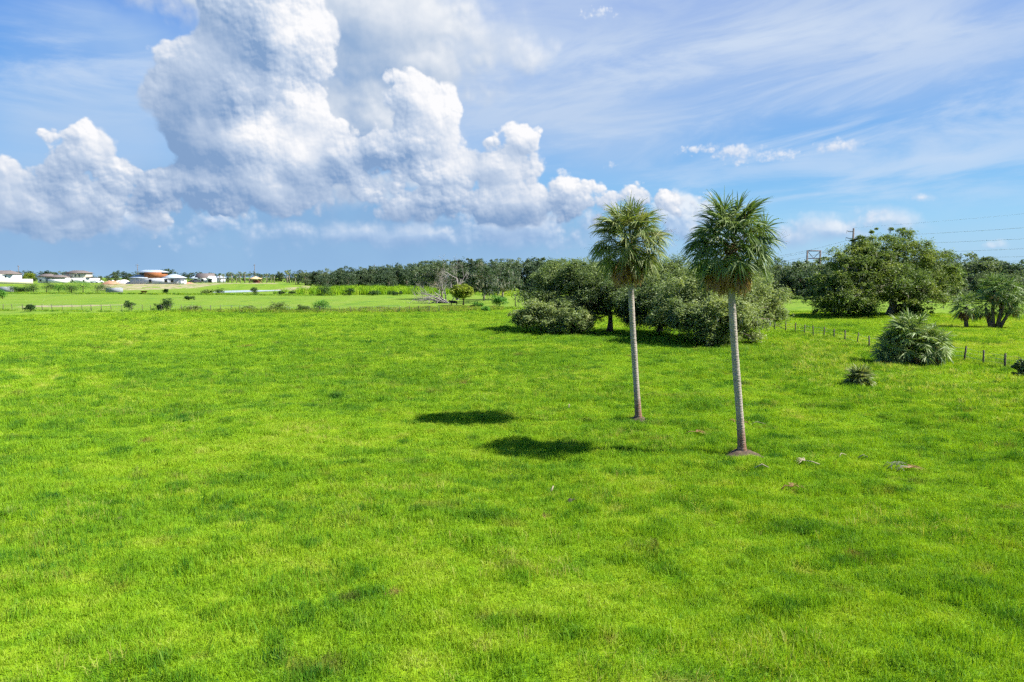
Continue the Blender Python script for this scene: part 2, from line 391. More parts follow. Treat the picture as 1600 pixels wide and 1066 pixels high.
def plain(name, c, rough=0.75, spec=0.3, metal=0.0, var=0.15, scale=3.0, bm=0.0):
    m, t, out = newmat(name); tcx = t.n.new('ShaderNodeTexCoord').outputs['Object']
    n = t.noise(tcx, scale, 4, 0.6); f = t.rng(n, 0.3, 0.7)
    col_ = t.mix(f, tuple(x * (1 - var) for x in c), tuple(min(1, x * (1 + var)) for x in c))
    t.l.new(principled(t, col_, rough, spec, metal, bump(t, n, 0.5, bm) if bm else None), out.inputs[0]); return m
def leafy(name, dark, mid, light, scale=0.35, trans=0.38, gloss=0.05, fine=4.0, rand=0.25, uprt=0.0):
    """foliage: clumps of different greens, light passing through the leaves"""
    m, t, out = newmat(name); p = geo_pos(t)
    big = t.noise(p, scale, 3, 0.6); sm = t.noise(p, fine, 2, 0.6)
    rnd = t.n.new('ShaderNodeObjectInfo').outputs['Random']
    f = t.m('ADD', t.m('MULTIPLY', big, 0.75), t.m('ADD', t.m('MULTIPLY', sm, 0.55), t.m('MULTIPLY', t.m('SUBTRACT', rnd, 0.5), rand)))
    c = t.ramp(t.rng(f, 0.38, 0.92), [(0.0, dark), (0.5, mid), (1.0, light)])
    d = t.n.new('ShaderNodeBsdfDiffuse'); t.put(d.inputs[0], c)
    tr = t.n.new('ShaderNodeBsdfTranslucent'); t.put(tr.inputs[0], t.mix(1.0, c, (1.25, 1.3, 0.6), 'MULTIPLY'))
    g = t.n.new('ShaderNodeBsdfGlossy'); t.put(g.inputs[0], (0.45, 0.48, 0.42)); g.inputs['Roughness'].default_value = 0.55
    if uprt > 0:
        nn = t.v('NORMALIZE', t.v('ADD', t.n.new('ShaderNodeNewGeometry').outputs['Normal'], (0, 0, uprt)))
        t.l.new(nn, d.inputs['Normal'])
    a = t.n.new('ShaderNodeMixShader'); a.inputs[0].default_value = trans; t.l.new(d.outputs[0], a.inputs[1]); t.l.new(tr.outputs[0], a.inputs[2])
    b = t.n.new('ShaderNodeMixShader'); b.inputs[0].default_value = gloss; t.l.new(a.outputs[0], b.inputs[1]); t.l.new(g.outputs[0], b.inputs[2])
    t.l.new(b.outputs[0], out.inputs[0]); return m

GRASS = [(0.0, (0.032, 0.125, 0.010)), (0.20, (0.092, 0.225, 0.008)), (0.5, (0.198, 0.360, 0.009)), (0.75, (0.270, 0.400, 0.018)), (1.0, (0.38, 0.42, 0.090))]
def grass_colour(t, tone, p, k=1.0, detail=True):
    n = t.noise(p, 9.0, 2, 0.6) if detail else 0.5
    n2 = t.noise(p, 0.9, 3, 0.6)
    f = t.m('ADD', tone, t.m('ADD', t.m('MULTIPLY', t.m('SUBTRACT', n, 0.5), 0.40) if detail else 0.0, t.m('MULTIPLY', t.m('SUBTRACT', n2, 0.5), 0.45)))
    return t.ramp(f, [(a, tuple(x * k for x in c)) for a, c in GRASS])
def attr(t, name, inst=False):
    a = t.n.new('ShaderNodeAttribute'); a.attribute_name = name; a.attribute_type = 'INSTANCER' if inst else 'GEOMETRY'
    return a.outputs['Fac']
def grass_mat():
    m, t, out = newmat('grass_blades'); p = geo_pos(t)
    c = grass_colour(t, attr(t, 'tone', True), p)
    oi = t.n.new('ShaderNodeObjectInfo').outputs['Random']
    c = t.mix(t.rng(oi, 0.90, 1.0, 0, 0.4), c, (0.27, 0.29, 0.06))
    c = t.mix(attr(t, 'dry', True), c, (0.20, 0.11, 0.05))
    gn = t.n.new('ShaderNodeNewGeometry').outputs['Normal']
    nn = t.v('NORMALIZE', t.v('ADD', gn, (0, 0, 1.3)))
    d = t.n.new('ShaderNodeBsdfDiffuse'); t.put(d.inputs[0], c); t.l.new(nn, d.inputs['Normal'])
    tr = t.n.new('ShaderNodeBsdfTranslucent'); t.put(tr.inputs[0], t.mix(1.0, c, (1.35, 1.25, 0.5), 'MULTIPLY'))
    g = t.n.new('ShaderNodeBsdfGlossy'); t.put(g.inputs[0], (0.4, 0.45, 0.3)); g.inputs['Roughness'].default_value = 0.6
    a = t.n.new('ShaderNodeMixShader'); a.inputs[0].default_value = 0.42; t.l.new(d.outputs[0], a.inputs[1]); t.l.new(tr.outputs[0], a.inputs[2])
    b = t.n.new('ShaderNodeMixShader'); b.inputs[0].default_value = 0.05; t.l.new(a.outputs[0], b.inputs[1]); t.l.new(g.outputs[0], b.inputs[2])
    t.l.new(b.outputs[0], out.inputs[0]); return m
def ground_mat():
    m, t, out = newmat('pasture_ground'); p = geo_pos(t)
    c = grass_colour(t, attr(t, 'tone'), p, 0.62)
    s = t.sep(p)
    streak_ = t.noise(t.xyz(t.m('MULTIPLY', s[0], 0.10), t.m('MULTIPLY', s[1], 0.05), 0), 1.0, 5, 0.65)
    far = t.rng(t.v('LENGTH', p), 90, 200)
    c = t.mix(t.m('MULTIPLY', far, 0.75), c, (0.118, 0.192, 0.024))
    c = t.mix(t.m('MULTIPLY', far, t.rng(streak_, 0.48, 0.62, 0, 0.8)), c, (0.135, 0.195, 0.032))
    c = t.mix(t.m('MULTIPLY', far, t.rng(streak_, 0.46, 0.36, 0, 0.7)), c, (0.062, 0.135, 0.022))
    sand = t.m('MULTIPLY', attr(t, 'sand'), t.rng(t.noise(p, 0.25, 4, 0.6), 0.34, 0.54))
    c = t.mix(sand, c, t.mix(t.noise(p, 0.12, 3, 0.6), (0.22, 0.17, 0.10), (0.33, 0.29, 0.21)))
    c = t.mix(attr(t, 'dry'), c, (0.17, 0.09, 0.045))
    h = t.m('ADD', t.m('MULTIPLY', t.noise(p, 7.0, 4, 0.7), 0.10), t.m('MULTIPLY', t.noise(p, 0.7, 3, 0.6), 0.5))
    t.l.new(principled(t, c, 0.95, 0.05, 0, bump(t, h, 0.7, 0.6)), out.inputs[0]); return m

M = dict(
    grass=grass_mat(), ground=ground_mat(),
    oak=leafy('live_oak_leaves', (0.050, 0.095, 0.030), (0.125, 0.178, 0.044), (0.29, 0.32, 0.075), 0.22),
    oak2=leafy('bushy_oak_leaves', (0.068, 0.115, 0.048), (0.162, 0.215, 0.082), (0.36, 0.40, 0.15), 0.28),
    wood=leafy('far_wood_leaves_hazed', (0.030, 0.060, 0.036), (0.070, 0.112, 0.058), (0.150, 0.190, 0.095), 0.12, fine=1.6, rand=0.35),  # leaf greens shifted to blue-grey, distance haze put into the colour
    yellow=leafy('yellow_green_leaves', (0.10, 0.15, 0.02), (0.19, 0.25, 0.025), (0.29, 0.34, 0.04), 0.5),
    bright=leafy('bright_shrub_leaves', (0.035, 0.12, 0.016), (0.075, 0.22, 0.024), (0.14, 0.32, 0.04), 0.4),
    shrub=leafy('dark_shrub_leaves', (0.022, 0.060, 0.016), (0.048, 0.105, 0.026), (0.095, 0.165, 0.04), 0.5),
    weed=leafy('weedy_leaves', (0.07, 0.13, 0.03), (0.14, 0.21, 0.05), (0.25, 0.29, 0.10), 0.6),
    palm=leafy('palm_fronds', (0.050, 0.100, 0.026), (0.120, 0.175, 0.045), (0.27, 0.28, 0.10), 1.2, 0.30, 0.07, 7.0),
    palmy=leafy('palmetto_fronds', (0.055, 0.115, 0.028), (0.125, 0.200, 0.045), (0.26, 0.31, 0.09), 1.2, 0.28, 0.09, 6.0),
    deadpalm=leafy('dead_palm_fronds', (0.12, 0.065, 0.035), (0.25, 0.145, 0.075), (0.42, 0.29, 0.15), 2.0, 0.25, 0.02, 7.0),
    moss=leafy('hanging_moss', (0.16, 0.17, 0.14), (0.24, 0.25, 0.21), (0.34, 0.35, 0.29), 0.8, 0.3, 0.0),
    bark=plain('oak_bark', (0.11, 0.085, 0.065), 0.95, 0.1, var=0.45, scale=3, bm=0.1),
    palebark=plain('pale_bark', (0.26, 0.22, 0.18), 0.95, 0.1, var=0.35, scale=3, bm=0.1),
    dead=plain('weathered_dead_wood', (0.22, 0.20, 0.19), 0.9, 0.1, var=0.35, scale=2),
    post=plain('fence_post_wood', (0.085, 0.075, 0.06), 0.95, 0.1, var=0.4, scale=6),
    wire=plain('galvanised_wire', (0.30, 0.30, 0.29), 0.5, 0.5, 0.6),
    pole=plain('utility_pole_wood', (0.13, 0.11, 0.10), 0.9, 0.1),
    white=plain('white_render', (0.68, 0.68, 0.68), 0.8, 0.2, var=0.04, scale=0.6),
    cream=plain('cream_render', (0.62, 0.57, 0.47), 0.85, 0.2, var=0.06, scale=0.6),
    block=plain('grey_concrete_block', (0.46, 0.48, 0.54), 0.9, 0.1, var=0.12, scale=0.8),
    roofb=plain('brown_shingles', (0.135, 0.115, 0.108), 0.9, 0.1, var=0.15, scale=1.2),
    roofm=plain('pale_blue_roof_membrane', (0.33, 0.39, 0.46), 0.6, 0.3, var=0.08, scale=0.5),
    orange=plain('orange_wall_sheathing', (0.27, 0.105, 0.042), 0.8, 0.2, var=0.12, scale=0.6),
    glass=plain('dark_window_glass', (0.03, 0.035, 0.045), 0.15, 0.5),
    tan=plain('tan_gazebo_roof', (0.62, 0.42, 0.22), 0.85, 0.1),
    redwood=plain('reddish_timber', (0.28, 0.13, 0.09), 0.85, 0.1),
    soil=plain('orange_dirt', (0.34, 0.19, 0.12), 0.95, 0.05, var=0.3, scale=0.8),
    mound=plain('grey_brown_soil', (0.082, 0.062, 0.045), 0.98, 0.05, var=0.4, scale=6, bm=0.05),
    rubble=plain('pale_rubble', (0.50, 0.48, 0.45), 0.95, 0.05, var=0.3, scale=1.5),
    greywall=plain('grey_wall_panels', (0.25, 0.27, 0.30), 0.9, 0.1, var=0.15, scale=0.5),
    rust=plain('rusty_steel', (0.17, 0.075, 0.04), 0.85, 0.2, 0.2, var=0.4),
    carw=plain('white_car_paint', (0.75, 0.76, 0.78), 0.3, 0.5, var=0.03), card=plain('dark_car_paint', (0.05, 0.05, 0.06), 0.3, 0.5),
    tyre=plain('black_rubber', (0.02, 0.02, 0.02), 0.9, 0.1), cow=plain('black_cow_hide', (0.018, 0.015, 0.014), 0.75, 0.2),
    bleached=plain('bleached_dry_frond', (0.36, 0.30, 0.21), 0.9, 0.1, var=0.2, scale=8),
    char=plain('dark_rotten_wood', (0.05, 0.042, 0.035), 0.95, 0.1, var=0.4, scale=15),
)
# palm trunk: grey, ringed with old leaf scars, rusty brown at the foot
def palm_bark():
    m, t, out = newmat('cabbage_palm_trunk'); tcx = t.n.new('ShaderNodeTexCoord').outputs['Object']; s = t.sep(tcx)
    z = t.m('ADD', s[2], t.m('MULTIPLY', t.noise(tcx, 3.0, 2), 0.25))
    w = t.m('PINGPONG', t.m('MULTIPLY', z, 9.0), 0.5)
    n = t.noise(tcx, 14.0, 4, 0.65)
    n3 = t.noise(t.xyz(t.m('MULTIPLY', s[0], 12), t.m('MULTIPLY', s[1], 12), t.m('MULTIPLY', s[2], 2.0)), 1.0, 3, 0.6)
    c = t.mix(t.rng(n, 0.3, 0.7), (0.23, 0.195, 0.165), (0.40, 0.355, 0.31))
    c = t.mix(t.rng(w, 0.0, 0.12, 0.30, 0.0), c, (0.13, 0.105, 0.085))
    c = t.mix(t.m('MULTIPLY', t.rng(t.m('ADD', s[2], t.m('MULTIPLY', n3, 1.2)), 2.6, 1.4), t.rng(n3, 0.3, 0.55, 0.35, 0.95)), c, (0.18, 0.095, 0.06))
    n5 = t.noise(tcx, 1.1, 4, 0.7)
    c = t.mix(t.rng(n5, 0.52, 0.70, 0, 0.6), c, (0.13, 0.12, 0.10)); c = t.mix(t.rng(n5, 0.42, 0.30, 0, 0.5), c, (0.44, 0.42, 0.38))
    h = t.m('ADD', t.m('MULTIPLY', w, 1.0), t.m('MULTIPLY', n, 0.8))
    t.l.new(principled(t, c, 0.9, 0.1, 0, bump(t, h, 0.6, 0.025)), out.inputs[0]); return m
M['palmbark'] = palm_bark()
def water_mat():
    m, t, out = newmat('pond_water'); p = geo_pos(t)
    t.l.new(principled(t, (0.30, 0.36, 0.38), 0.30, 0.5, 0, bump(t, t.noise(p, 1.2, 3), 0.3, 0.1)), out.inputs[0]); return m  # pale base colour stands in for the sky's reflection
M['water'] = water_mat()

# ------------------------------------------------------------------ ground
def in_poly(px, py, poly):
    c = np.zeros(px.shape, bool); n = len(poly); j = n - 1
    for i in range(n):
        xi, yi = poly[i]; xj, yj = poly[j]
        c ^= ((yi > py) != (yj > py)) & (px < (xj - xi) * (py - yi) / (yj - yi + 1e-12) + xi); j = i
    return c
TRACKS = [(-55, 43, 21.7), (-55, 43, 19.6), (-72, 66, 30.5)]
DRY = [(1333, 870, 0.35), (620, 925, 0.22), (386, 541, 0.8), (155, 545, 0.7), (230, 688, 0.35), (1240, 768, 0.3), (850, 805, 0.3), (955, 1000, 0.25), (1510, 640, 0.6), (725, 600, 0.5)]
DRYW = [(ground(a, b), r) for a, b, r in DRY]
def tone_of(x, y):
    """which green: 0 dark lush, 1 yellow"""
    x = np.asarray(x, float); y = np.asarray(y, float); r = np.hypot(x, y)
    t = 0.52 + 0.55 * (fbm(x / 11, y / 11, 21) - 0.5) + 0.50 * (fbm(x / 1.9, y / 1.4, 33) - 0.5) + 0.34 * (fbm(x / 0.55, y / 0.4, 37, 2) - 0.5)
    t = t + 0.16 * sstep(fbm(x / 3.2 + 9, y / 2.0, 41), 0.62, 0.80)
    lush = sstep(vn(x / 1.5 + 40, y / 1.1, 71), 0.74, 0.97) * sstep(vn(x / 9, y / 9, 72), 0.45, 0.75)
    t = t - 0.22 * lush
    right = sstep(x / np.maximum(y, 1), 0.35, 0.8) * sstep(y, 25, 60)
    t = t + 0.10 * right + 0.03 * sstep(r, 50, 140)  # distance term: mild haze painted into the grass tone
    for (cx, cy, R0) in TRACKS:
        t = t + 0.32 * np.exp(-((np.hypot(x - cx, y - cy) - R0) / 0.35) ** 2) * sstep(x, -54, -50)
    return t
def dry_of(x, y):
    d = np.zeros(np.shape(x))
    for g, r in DRYW:
        d = np.maximum(d, 1 - sstep(np.hypot(x - g.x, (y - g.y) * 0.7) + 0.2 * vn(x * 4, y * 4, 5), r * 0.6, r * 1.3))
    d = np.maximum(d, 0.45 * sstep(fbm(x / 1.3 + 31, y / 0.9, 91), 0.70, 0.86))
    d = np.maximum(d, 0.8 * (1 - sstep(np.hypot(x - PALM_B.x, y - PALM_B.y), 0.45, 0.8)))
    return d * 0.8
PALM_A, PALM_B = ground(998, 657), ground(1160, 710)

def make_ground():
    rad = [0.0, 4.0, 8.0, 10.0]
    while rad[-1] < 2600: rad.append(rad[-1] + max(0.22, rad[-1] * 0.0075))
    rad = np.array(rad)
    front = np.arange(-50, 50.01, 0.4); back = np.arange(54, 306.1, 4.0)
    th = np.radians(np.concatenate([front, back])); n = len(th); m = len(rad)
    X = rad[:, None] * np.sin(th)[None, :]; Y = rad[:, None] * np.cos(th)[None, :]
    Z = gz(X, Y)
    V = np.stack([X, Y, Z], -1).reshape(-1, 3)
    i = np.arange(m - 1)[:, None]; j = np.arange(n)[None, :]; j2 = (j + 1) % n
    Q = np.stack([i * n + j, i * n + j2, (i + 1) * n + j2, (i + 1) * n + j], -1).reshape(-1, 4)[:, ::-1]
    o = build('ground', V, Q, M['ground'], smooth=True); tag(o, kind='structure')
    x, y = V[:, 0].astype(float), V[:, 1].astype(float)
    u = 800 + FPX * x / np.maximum(y, 1)
    sand = np.zeros(len(V))
    for poly in ([(-245, 404), (-228, 398), (-190, 418), (-186, 436), (-262, 440)], [(-150, 402), (-128, 398), (-118, 420), (-128, 426)],
                 [(-135, 436), (-126, 436), (-112, 404), (-120, 400)], [(-131, 179), (-112, 182), (-108, 194), (-134, 190)], [(-252, 440), (-150, 436), (-150, 446), (-252, 452)]):
        sand[in_poly(x, y, poly)] = 0.9
    for nm, a in (('tone', tone_of(x, y)), ('sand', sand), ('dry', dry_of(x, y))):
        at_ = o.data.attributes.new(nm, 'FLOAT', 'POINT'); at_.data.foreach_set('value', np.asarray(a, np.float32))
    return o
make_ground()

# ------------------------------------------------------------------ grass
def tuft_mesh(name, seed, n, spread, h, w, lean=0.5, mat=None):
    rng = np.random.default_rng(seed); V = []; Q = []; T = []
    for k in range(n):
        a = rng.uniform(0, 6.283); r = spread * math.sqrt(rng.uniform()); bx, by = r * math.cos(a), r * math.sin(a)
        hh = h * rng.uniform(0.55, 1.2); la = rng.uniform(0, 6.283); ln = hh * lean * rng.uniform(0.2, 1.3); fa = rng.uniform(0, 6.283)
        fx, fy = math.cos(fa) * w / 2, math.sin(fa) * w / 2; lx, ly = math.cos(la) * ln, math.sin(la) * ln
        b = len(V)
        V += [(bx - fx, by - fy, -0.03), (bx + fx, by + fy, -0.03), (bx + lx * .35 + fx * .8, by + ly * .35 + fy * .8, hh * .6), (bx + lx * .35 - fx * .8, by + ly * .35 - fy * .8, hh * .6), (bx + lx, by + ly, hh * rng.uniform(.8, 1))]
        Q.append((b, b + 1, b + 2, b + 3)); T.append((b + 3, b + 2, b + 4))
    me = bpy.data.meshes.new(name); me.from_pydata(V, [], Q + T); me.materials.append(mat or M['grass'])
    return bpy.data.objects.new(name, me)                       # source for the scatter, not linked into the scene

def scatter(name, X, Y, S, SZ, tone, dry, sources, seed, kind='stuff'):
    """one object of points, each point carrying a tuft through geometry nodes"""
    rng = np.random.default_rng(seed); N = len(X)
    me = bpy.data.meshes.new(name); me.vertices.add(N)
    me.vertices.foreach_set('co', np.stack([X, Y, gz(X, Y)], 1).astype(np.float32).ravel())
    def put(nm, a, ty='FLOAT'):
        t_ = me.attributes.new(nm, ty, 'POINT'); t_.data.foreach_set('vector' if ty == 'FLOAT_VECTOR' else 'value', np.asarray(a).ravel())
    put('tone', tone.astype(np.float32)); put('dry', dry.astype(np.float32))
    put('sc', np.stack([S, S, SZ], 1).astype(np.float32), 'FLOAT_VECTOR')
    lx = 0.9 * (fbm(X / 2.6, Y / 2.6, 61) - .5); ly = 0.9 * (fbm(X / 2.6, Y / 2.6, 67) - .5)      # wind-laid patches
    put('rot', np.stack([lx + rng.normal(0, .10, N), ly + rng.normal(0, .10, N), rng.uniform(0, 6.283, N)], 1).astype(np.float32), 'FLOAT_VECTOR')
    put('pick', rng.integers(0, len(sources), N).astype(np.int32), 'INT')
    o = bpy.data.objects.new(name, me); COL.objects.link(o)
    g = bpy.data.node_groups.new(name + '_scatter', 'GeometryNodeTree')
    g.interface.new_socket('Geometry', in_out='INPUT', socket_type='NodeSocketGeometry'); g.interface.new_socket('Geometry', in_out='OUTPUT', socket_type='NodeSocketGeometry')
    gi = g.nodes.new('NodeGroupInput'); go = g.nodes.new('NodeGroupOutput')
    mp = g.nodes.new('GeometryNodeMeshToPoints'); g.links.new(gi.outputs[0], mp.inputs[0])
    gi2 = g.nodes.new('GeometryNodeGeometryToInstance')
    for s_ in sources[::-1]:
        oi = g.nodes.new('GeometryNodeObjectInfo'); oi.inputs['Object'].default_value = s_; oi.inputs['As Instance'].default_value = False
        g.links.new(oi.outputs['Geometry'], gi2.inputs[0])
    ip = g.nodes.new('GeometryNodeInstanceOnPoints'); g.links.new(mp.outputs[0], ip.inputs['Points']); g.links.new(gi2.outputs[0], ip.inputs['Instance'])
    ip.inputs['Pick Instance'].default_value = True
    def na(nm, ty):
        n_ = g.nodes.new('GeometryNodeInputNamedAttribute'); n_.data_type = ty; n_.inputs['Name'].default_value = nm; return n_.outputs[0]
    g.links.new(na('pick', 'INT'), ip.inputs['Instance Index']); g.links.new(na('sc', 'FLOAT_VECTOR'), ip.inputs['Scale'])
    e2r = g.nodes.new('FunctionNodeEulerToRotation'); g.links.new(na('rot', 'FLOAT_VECTOR'), e2r.inputs[0]); g.links.new(e2r.outputs[0], ip.inputs['Rotation'])
    g.links.new(ip.outputs[0], go.inputs[0])
    md = o.modifiers.new('scatter', 'NODES'); md.node_group = g
    return tag(o, kind=kind)

TUFTS = [tuft_mesh('grass_tuft', 100 + k, 26, 0.22, 0.15 + 0.02 * (k % 3), 0.011) for k in range(6)]
def make_grass():
    rng = np.random.default_rng(7)
    th0, r0, r1 = R(44), 10.0, 170.0
    D0 = 75.0; rk = 26.0; pw = 1.45
    def dens(r): return D0 * np.minimum(1, (rk / r) ** pw)
    rs = np.linspace(r0, r1, 4000); pdf = dens(rs) * rs; total = int(np.trapezoid(pdf, rs) * 2 * th0) if hasattr(np, 'trapezoid') else int(np.trapz(pdf, rs) * 2 * th0)
    cdf = np.cumsum(pdf); cdf /= cdf[-1]
    r = np.interp(rng.uniform(size=total), cdf, rs); th = rng.uniform(-th0, th0, total)
    X, Y = r * np.sin(th), r * np.cos(th)
    far = np.maximum(1, r / 26)
    hum = fbm(X / 1.05, Y / 0.75, 55); hum2 = fbm(X / 6.0, Y / 6.0, 56)
    hum3 = fbm(X / 0.45, Y / 0.35, 58, 2); SZ = (0.10 + 1.0 * hum + 0.6 * hum3 + 0.8 * sstep(hum, 0.56, 0.78) + 0.5 * (hum2 - 0.5)) * rng.uniform(0.75, 1.25, total)
    tn = tone_of(X, Y) - 0.26 * sstep(hum, 0.60, 0.82) - 0.22 * sstep(1 - hum3, 0.50, 0.80) + rng.normal(0, 0.08, total)
    lush = sstep(vn(X / 1.5 + 40, Y / 1.1, 71), 0.74, 0.97) * sstep(vn(X / 9, Y / 9, 72), 0.45, 0.75)
    SZ = SZ * (1 + 0.6 * lush)
    dy_ = dry_of(X, Y)
    SZ = SZ * (1 - 0.5 * dy_)
    for (cx, cy, R0) in TRACKS:
        SZ = SZ * (1 - 0.6 * np.exp(-((np.hypot(X - cx, Y - cy) - R0) / 0.35) ** 2) * sstep(X, -54, -50))
    SZ = SZ * 0.80
    S = far ** 0.62 * rng.uniform(0.8, 1.25, total)
    keep = (np.hypot(X - PALM_B.x, Y - PALM_B.y) > 0.38) & (np.hypot(X - PALM_A.x, Y - PALM_A.y) > 0.3)
    X, Y, S, SZ, tn, dy_ = X[keep], Y[keep], S[keep], (SZ * far ** 0.3)[keep], tn[keep], dy_[keep]
    # tussocks: small groups of taller, darker tufts
    n = 4600; rr = np.sqrt(rng.uniform(11 ** 2, 118 ** 2, n)) * rng.uniform(.45, 1, n) + 6; tt = rng.uniform(-th0, th0, n); ok = vn(rr * np.sin(tt) / 8, rr * np.cos(tt) / 8, 93) > .35; rr, tt = rr[ok], tt[ok]; n = len(rr)
    w = rng.uniform(.15, .55, n); m = 9; k = np.repeat(np.arange(n), m)
    tx = rr[k] * np.sin(tt[k]) + rng.normal(0, 1, n * m) * w[k] * 1.5; ty = rr[k] * np.cos(tt[k]) + rng.normal(0, 1, n * m) * w[k] * .6; c = rng.uniform(.08, .44, n)[k]
    X = np.concatenate([X, tx]); Y = np.concatenate([Y, ty]); S = np.concatenate([S, rng.uniform(.9, 1.4, n * m) * np.maximum(1, rr[k] / 40) ** .5])
    SZ = np.concatenate([SZ, (1.2 + 1.7 * w[k]) * rng.uniform(.8, 1.2, n * m) * np.maximum(1, rr[k] / 40) ** .4]); tn = np.concatenate([tn, c + rng.normal(0, .06, n * m)]); dy_ = np.concatenate([dy_, (rng.uniform(size=n) < .03)[k] * .4])
    o = scatter('pasture_grass', X, Y, S, SZ, tn, dy_, TUFTS, 3)
    print('tufts', total)
    return tag(o, 'bright yellow-green pasture grass covering the whole field', 'grass')
make_grass()

# ------------------------------------------------------------------ trees
def lobe(px, py, Y, rx, ry, root, dep=None):
    """a lump of crown: centre seen at a pixel at depth Y, radii in pixels there; local to the tree's root"""
    s = Y / FPX; c = at(px, py, Y) - root
    return (c.x, c.y, c.z, rx * s, (dep if dep else (rx * s * 0.9)), ry * s)
def make_tree(root_obj, lobes, n_lumps, per, leaf, leafmat, barkmat, seed, trunk=None, trunk_r=0.5, lump_r=(0.8, 1.6), limbs=26, moss=0, low=-0.45, up=0.6, fill=0.16, crown_name='crown', rag_out=0.30):
    rng = np.random.default_rng(seed); L = np.array(lobes, float)
    wts = (L[:, 3] * L[:, 5]) ** 0.9; wts /= wts.sum()
    ks = rng.choice(len(L), n_lumps, p=wts)
    d = rng.normal(0, 1, (n_lumps, 3)); d /= np.linalg.norm(d, axis=1)[:, None]
    d[:, 2] = np.where(d[:, 2] < low, -d[:, 2] * rng.uniform(0.1, 1, n_lumps), d[:, 2])
    rr = rng.uniform(0.50, 1.0, n_lumps) ** 0.7; sprig = rng.uniform(size=n_lumps) < rag_out; rr[sprig] = rng.uniform(0.98, 1.22, sprig.sum())
    C = L[ks, :3] + d * L[ks, 3:6] * rr[:, None]
    lr = rng.uniform(lump_r[0], lump_r[1], n_lumps) * (0.75 + 0.5 * (wts[ks] / wts.max())) * np.where(sprig, rng.uniform(.35, .6, n_lumps), 1.0)
    C[:, 2] = np.maximum(C[:, 2], lr * 0.45)
    n = per * n_lumps; k2 = np.repeat(np.arange(n_lumps), per)
    e = rng.normal(0, 1, (n, 3)); e /= np.linalg.norm(e, axis=1)[:, None]
    e[:, 2] = np.where((e[:, 2] < -0.3) & (rng.uniform(size=n) < 0.7), -e[:, 2], e[:, 2])
    q = rng.uniform(0.35, 1.08, n) ** 0.6
    # lumps are ragged: radius varies with direction
    rag = 1 + 0.35 * np.sin(e[:, 0] * 5 + k2) * np.sin(e[:, 1] * 6 + k2 * 1.7) + rng.normal(0, 0.10, n)
    P_ = C[k2] + e * (lr[k2] * q * rag)[:, None] * np.array([1.0, 1.0, 0.72])
    nf = int(n * fill)                                            # thin inner foliage
    kf = rng.choice(len(L), nf, p=wts); f = rng.normal(0, 1, (nf, 3)); f /= np.linalg.norm(f, axis=1)[:, None]
    Pf = L[kf, :3] + f * L[kf, 3:6] * (rng.uniform(0, 0.85, nf) ** 0.5)[:, None]
    thin = ~sprig[k2] | (rng.uniform(size=n) < 0.42); P_ = P_[thin]
    PP = np.vstack([P_, Pf]); PP = PP[PP[:, 2] > 0.05]
    mb = MB().leaves(PP, leaf, rng, up=up, aspect=0.55)
    cr = mb.build(crown_name, leafmat, root_obj)
    # trunk and limbs
    if trunk is not None:
        tb = MB(); tr = [Vector(p) for p in trunk]
        m = len(tr); rads = [trunk_r * (1.35 if i == 0 else 1 - 0.4 * i / (m - 1)) for i in range(m)]
        tb.tube(tr, rads, 9, jitter=0.06, rng=rng)
        fork = np.array(tr[-1])
        for i in rng.choice(n_lumps, min(limbs, n_lumps), replace=False):
            a = np.array(tr[rng.integers(max(1, m - 2), m)]); b = C[i]; mid = a * 0.5 + b * 0.5 + np.array([rng.normal(0, .3), rng.normal(0, .3), abs(rng.normal(0, .5))]) * (0.4 + 0.06 * np.linalg.norm(b - a))
            q1 = a * 0.75 + mid * 0.25 + rng.normal(0, .12, 3); q2 = mid * 0.5 + b * 0.5 + rng.normal(0, .2, 3)
            r = trunk_r * rng.uniform(0.22, 0.42)
            tb.tube([a, q1, mid, q2, b], [r, r * .85, r * .6, r * .4, r * .12], 5, cap=False)
        tb.build('trunk', barkmat, root_obj, smooth=True)
    if moss:
        i = rng.integers(0, n_lumps, moss); base = C[i] + rng.normal(0, 1, (moss, 3)) * lr[i][:, None] * np.array([.6, .6, .2]) - np.array([0, 0, 1]) * (lr[i] * .3)[:, None]
        base = base[base[:, 2] > 1.2]
        nn = 5; B = np.repeat(base, nn, axis=0) + rng.normal(0, .10, (len(base) * nn, 3)); B[:, 2] -= rng.uniform(0, .5, len(B))
        MB().leaves(B, leaf * 2.2, rng, aspect=0.16, vertical=True).build('hanging_moss', M['moss'], root_obj)['kind'] = 'stuff'
    return cr

# far trees: six built once, then copied
def far_proto(seed, w, h, mat, lobes=6):
    rng = np.random.default_rng(seed); r = thing('oak_tree', None, None)
    L = [(0, 0, h * 0.52, w * 0.36, w * 0.36, h * 0.38), (w * .22, 0, h * .2, w * .3, w * .3, h * .2), (-w * .22, 0, h * .18, w * .3, w * .3, h * .18)]
    for k in range(lobes):
        a = rng.uniform(0, 6.283); L.append((math.cos(a) * w * .27, math.sin(a) * w * .27, h * rng.uniform(.30, .78), w * rng.uniform(.18, .28), w * .22, h * rng.uniform(.14, .22)))
    make_tree(r, L, 66, 95, 0.55, mat, M['bark'], seed, [(0, 0, -0.3), (0.1, 0, h * .2), (0.3, 0, h * .42)], 0.35, (0.7, 1.8), 8, 0, low=-0.9, up=0.4, rag_out=.25)
    return r
PROTO = [far_proto(300 + k, 12 + (k % 3) * 1.5, 12, M['wood']) for k in range(5)]
used = [False] * 5
TOPS = [float(np.percentile([v.co.z for v in o.children[0].data.vertices], 99.5)) for o in PROTO]
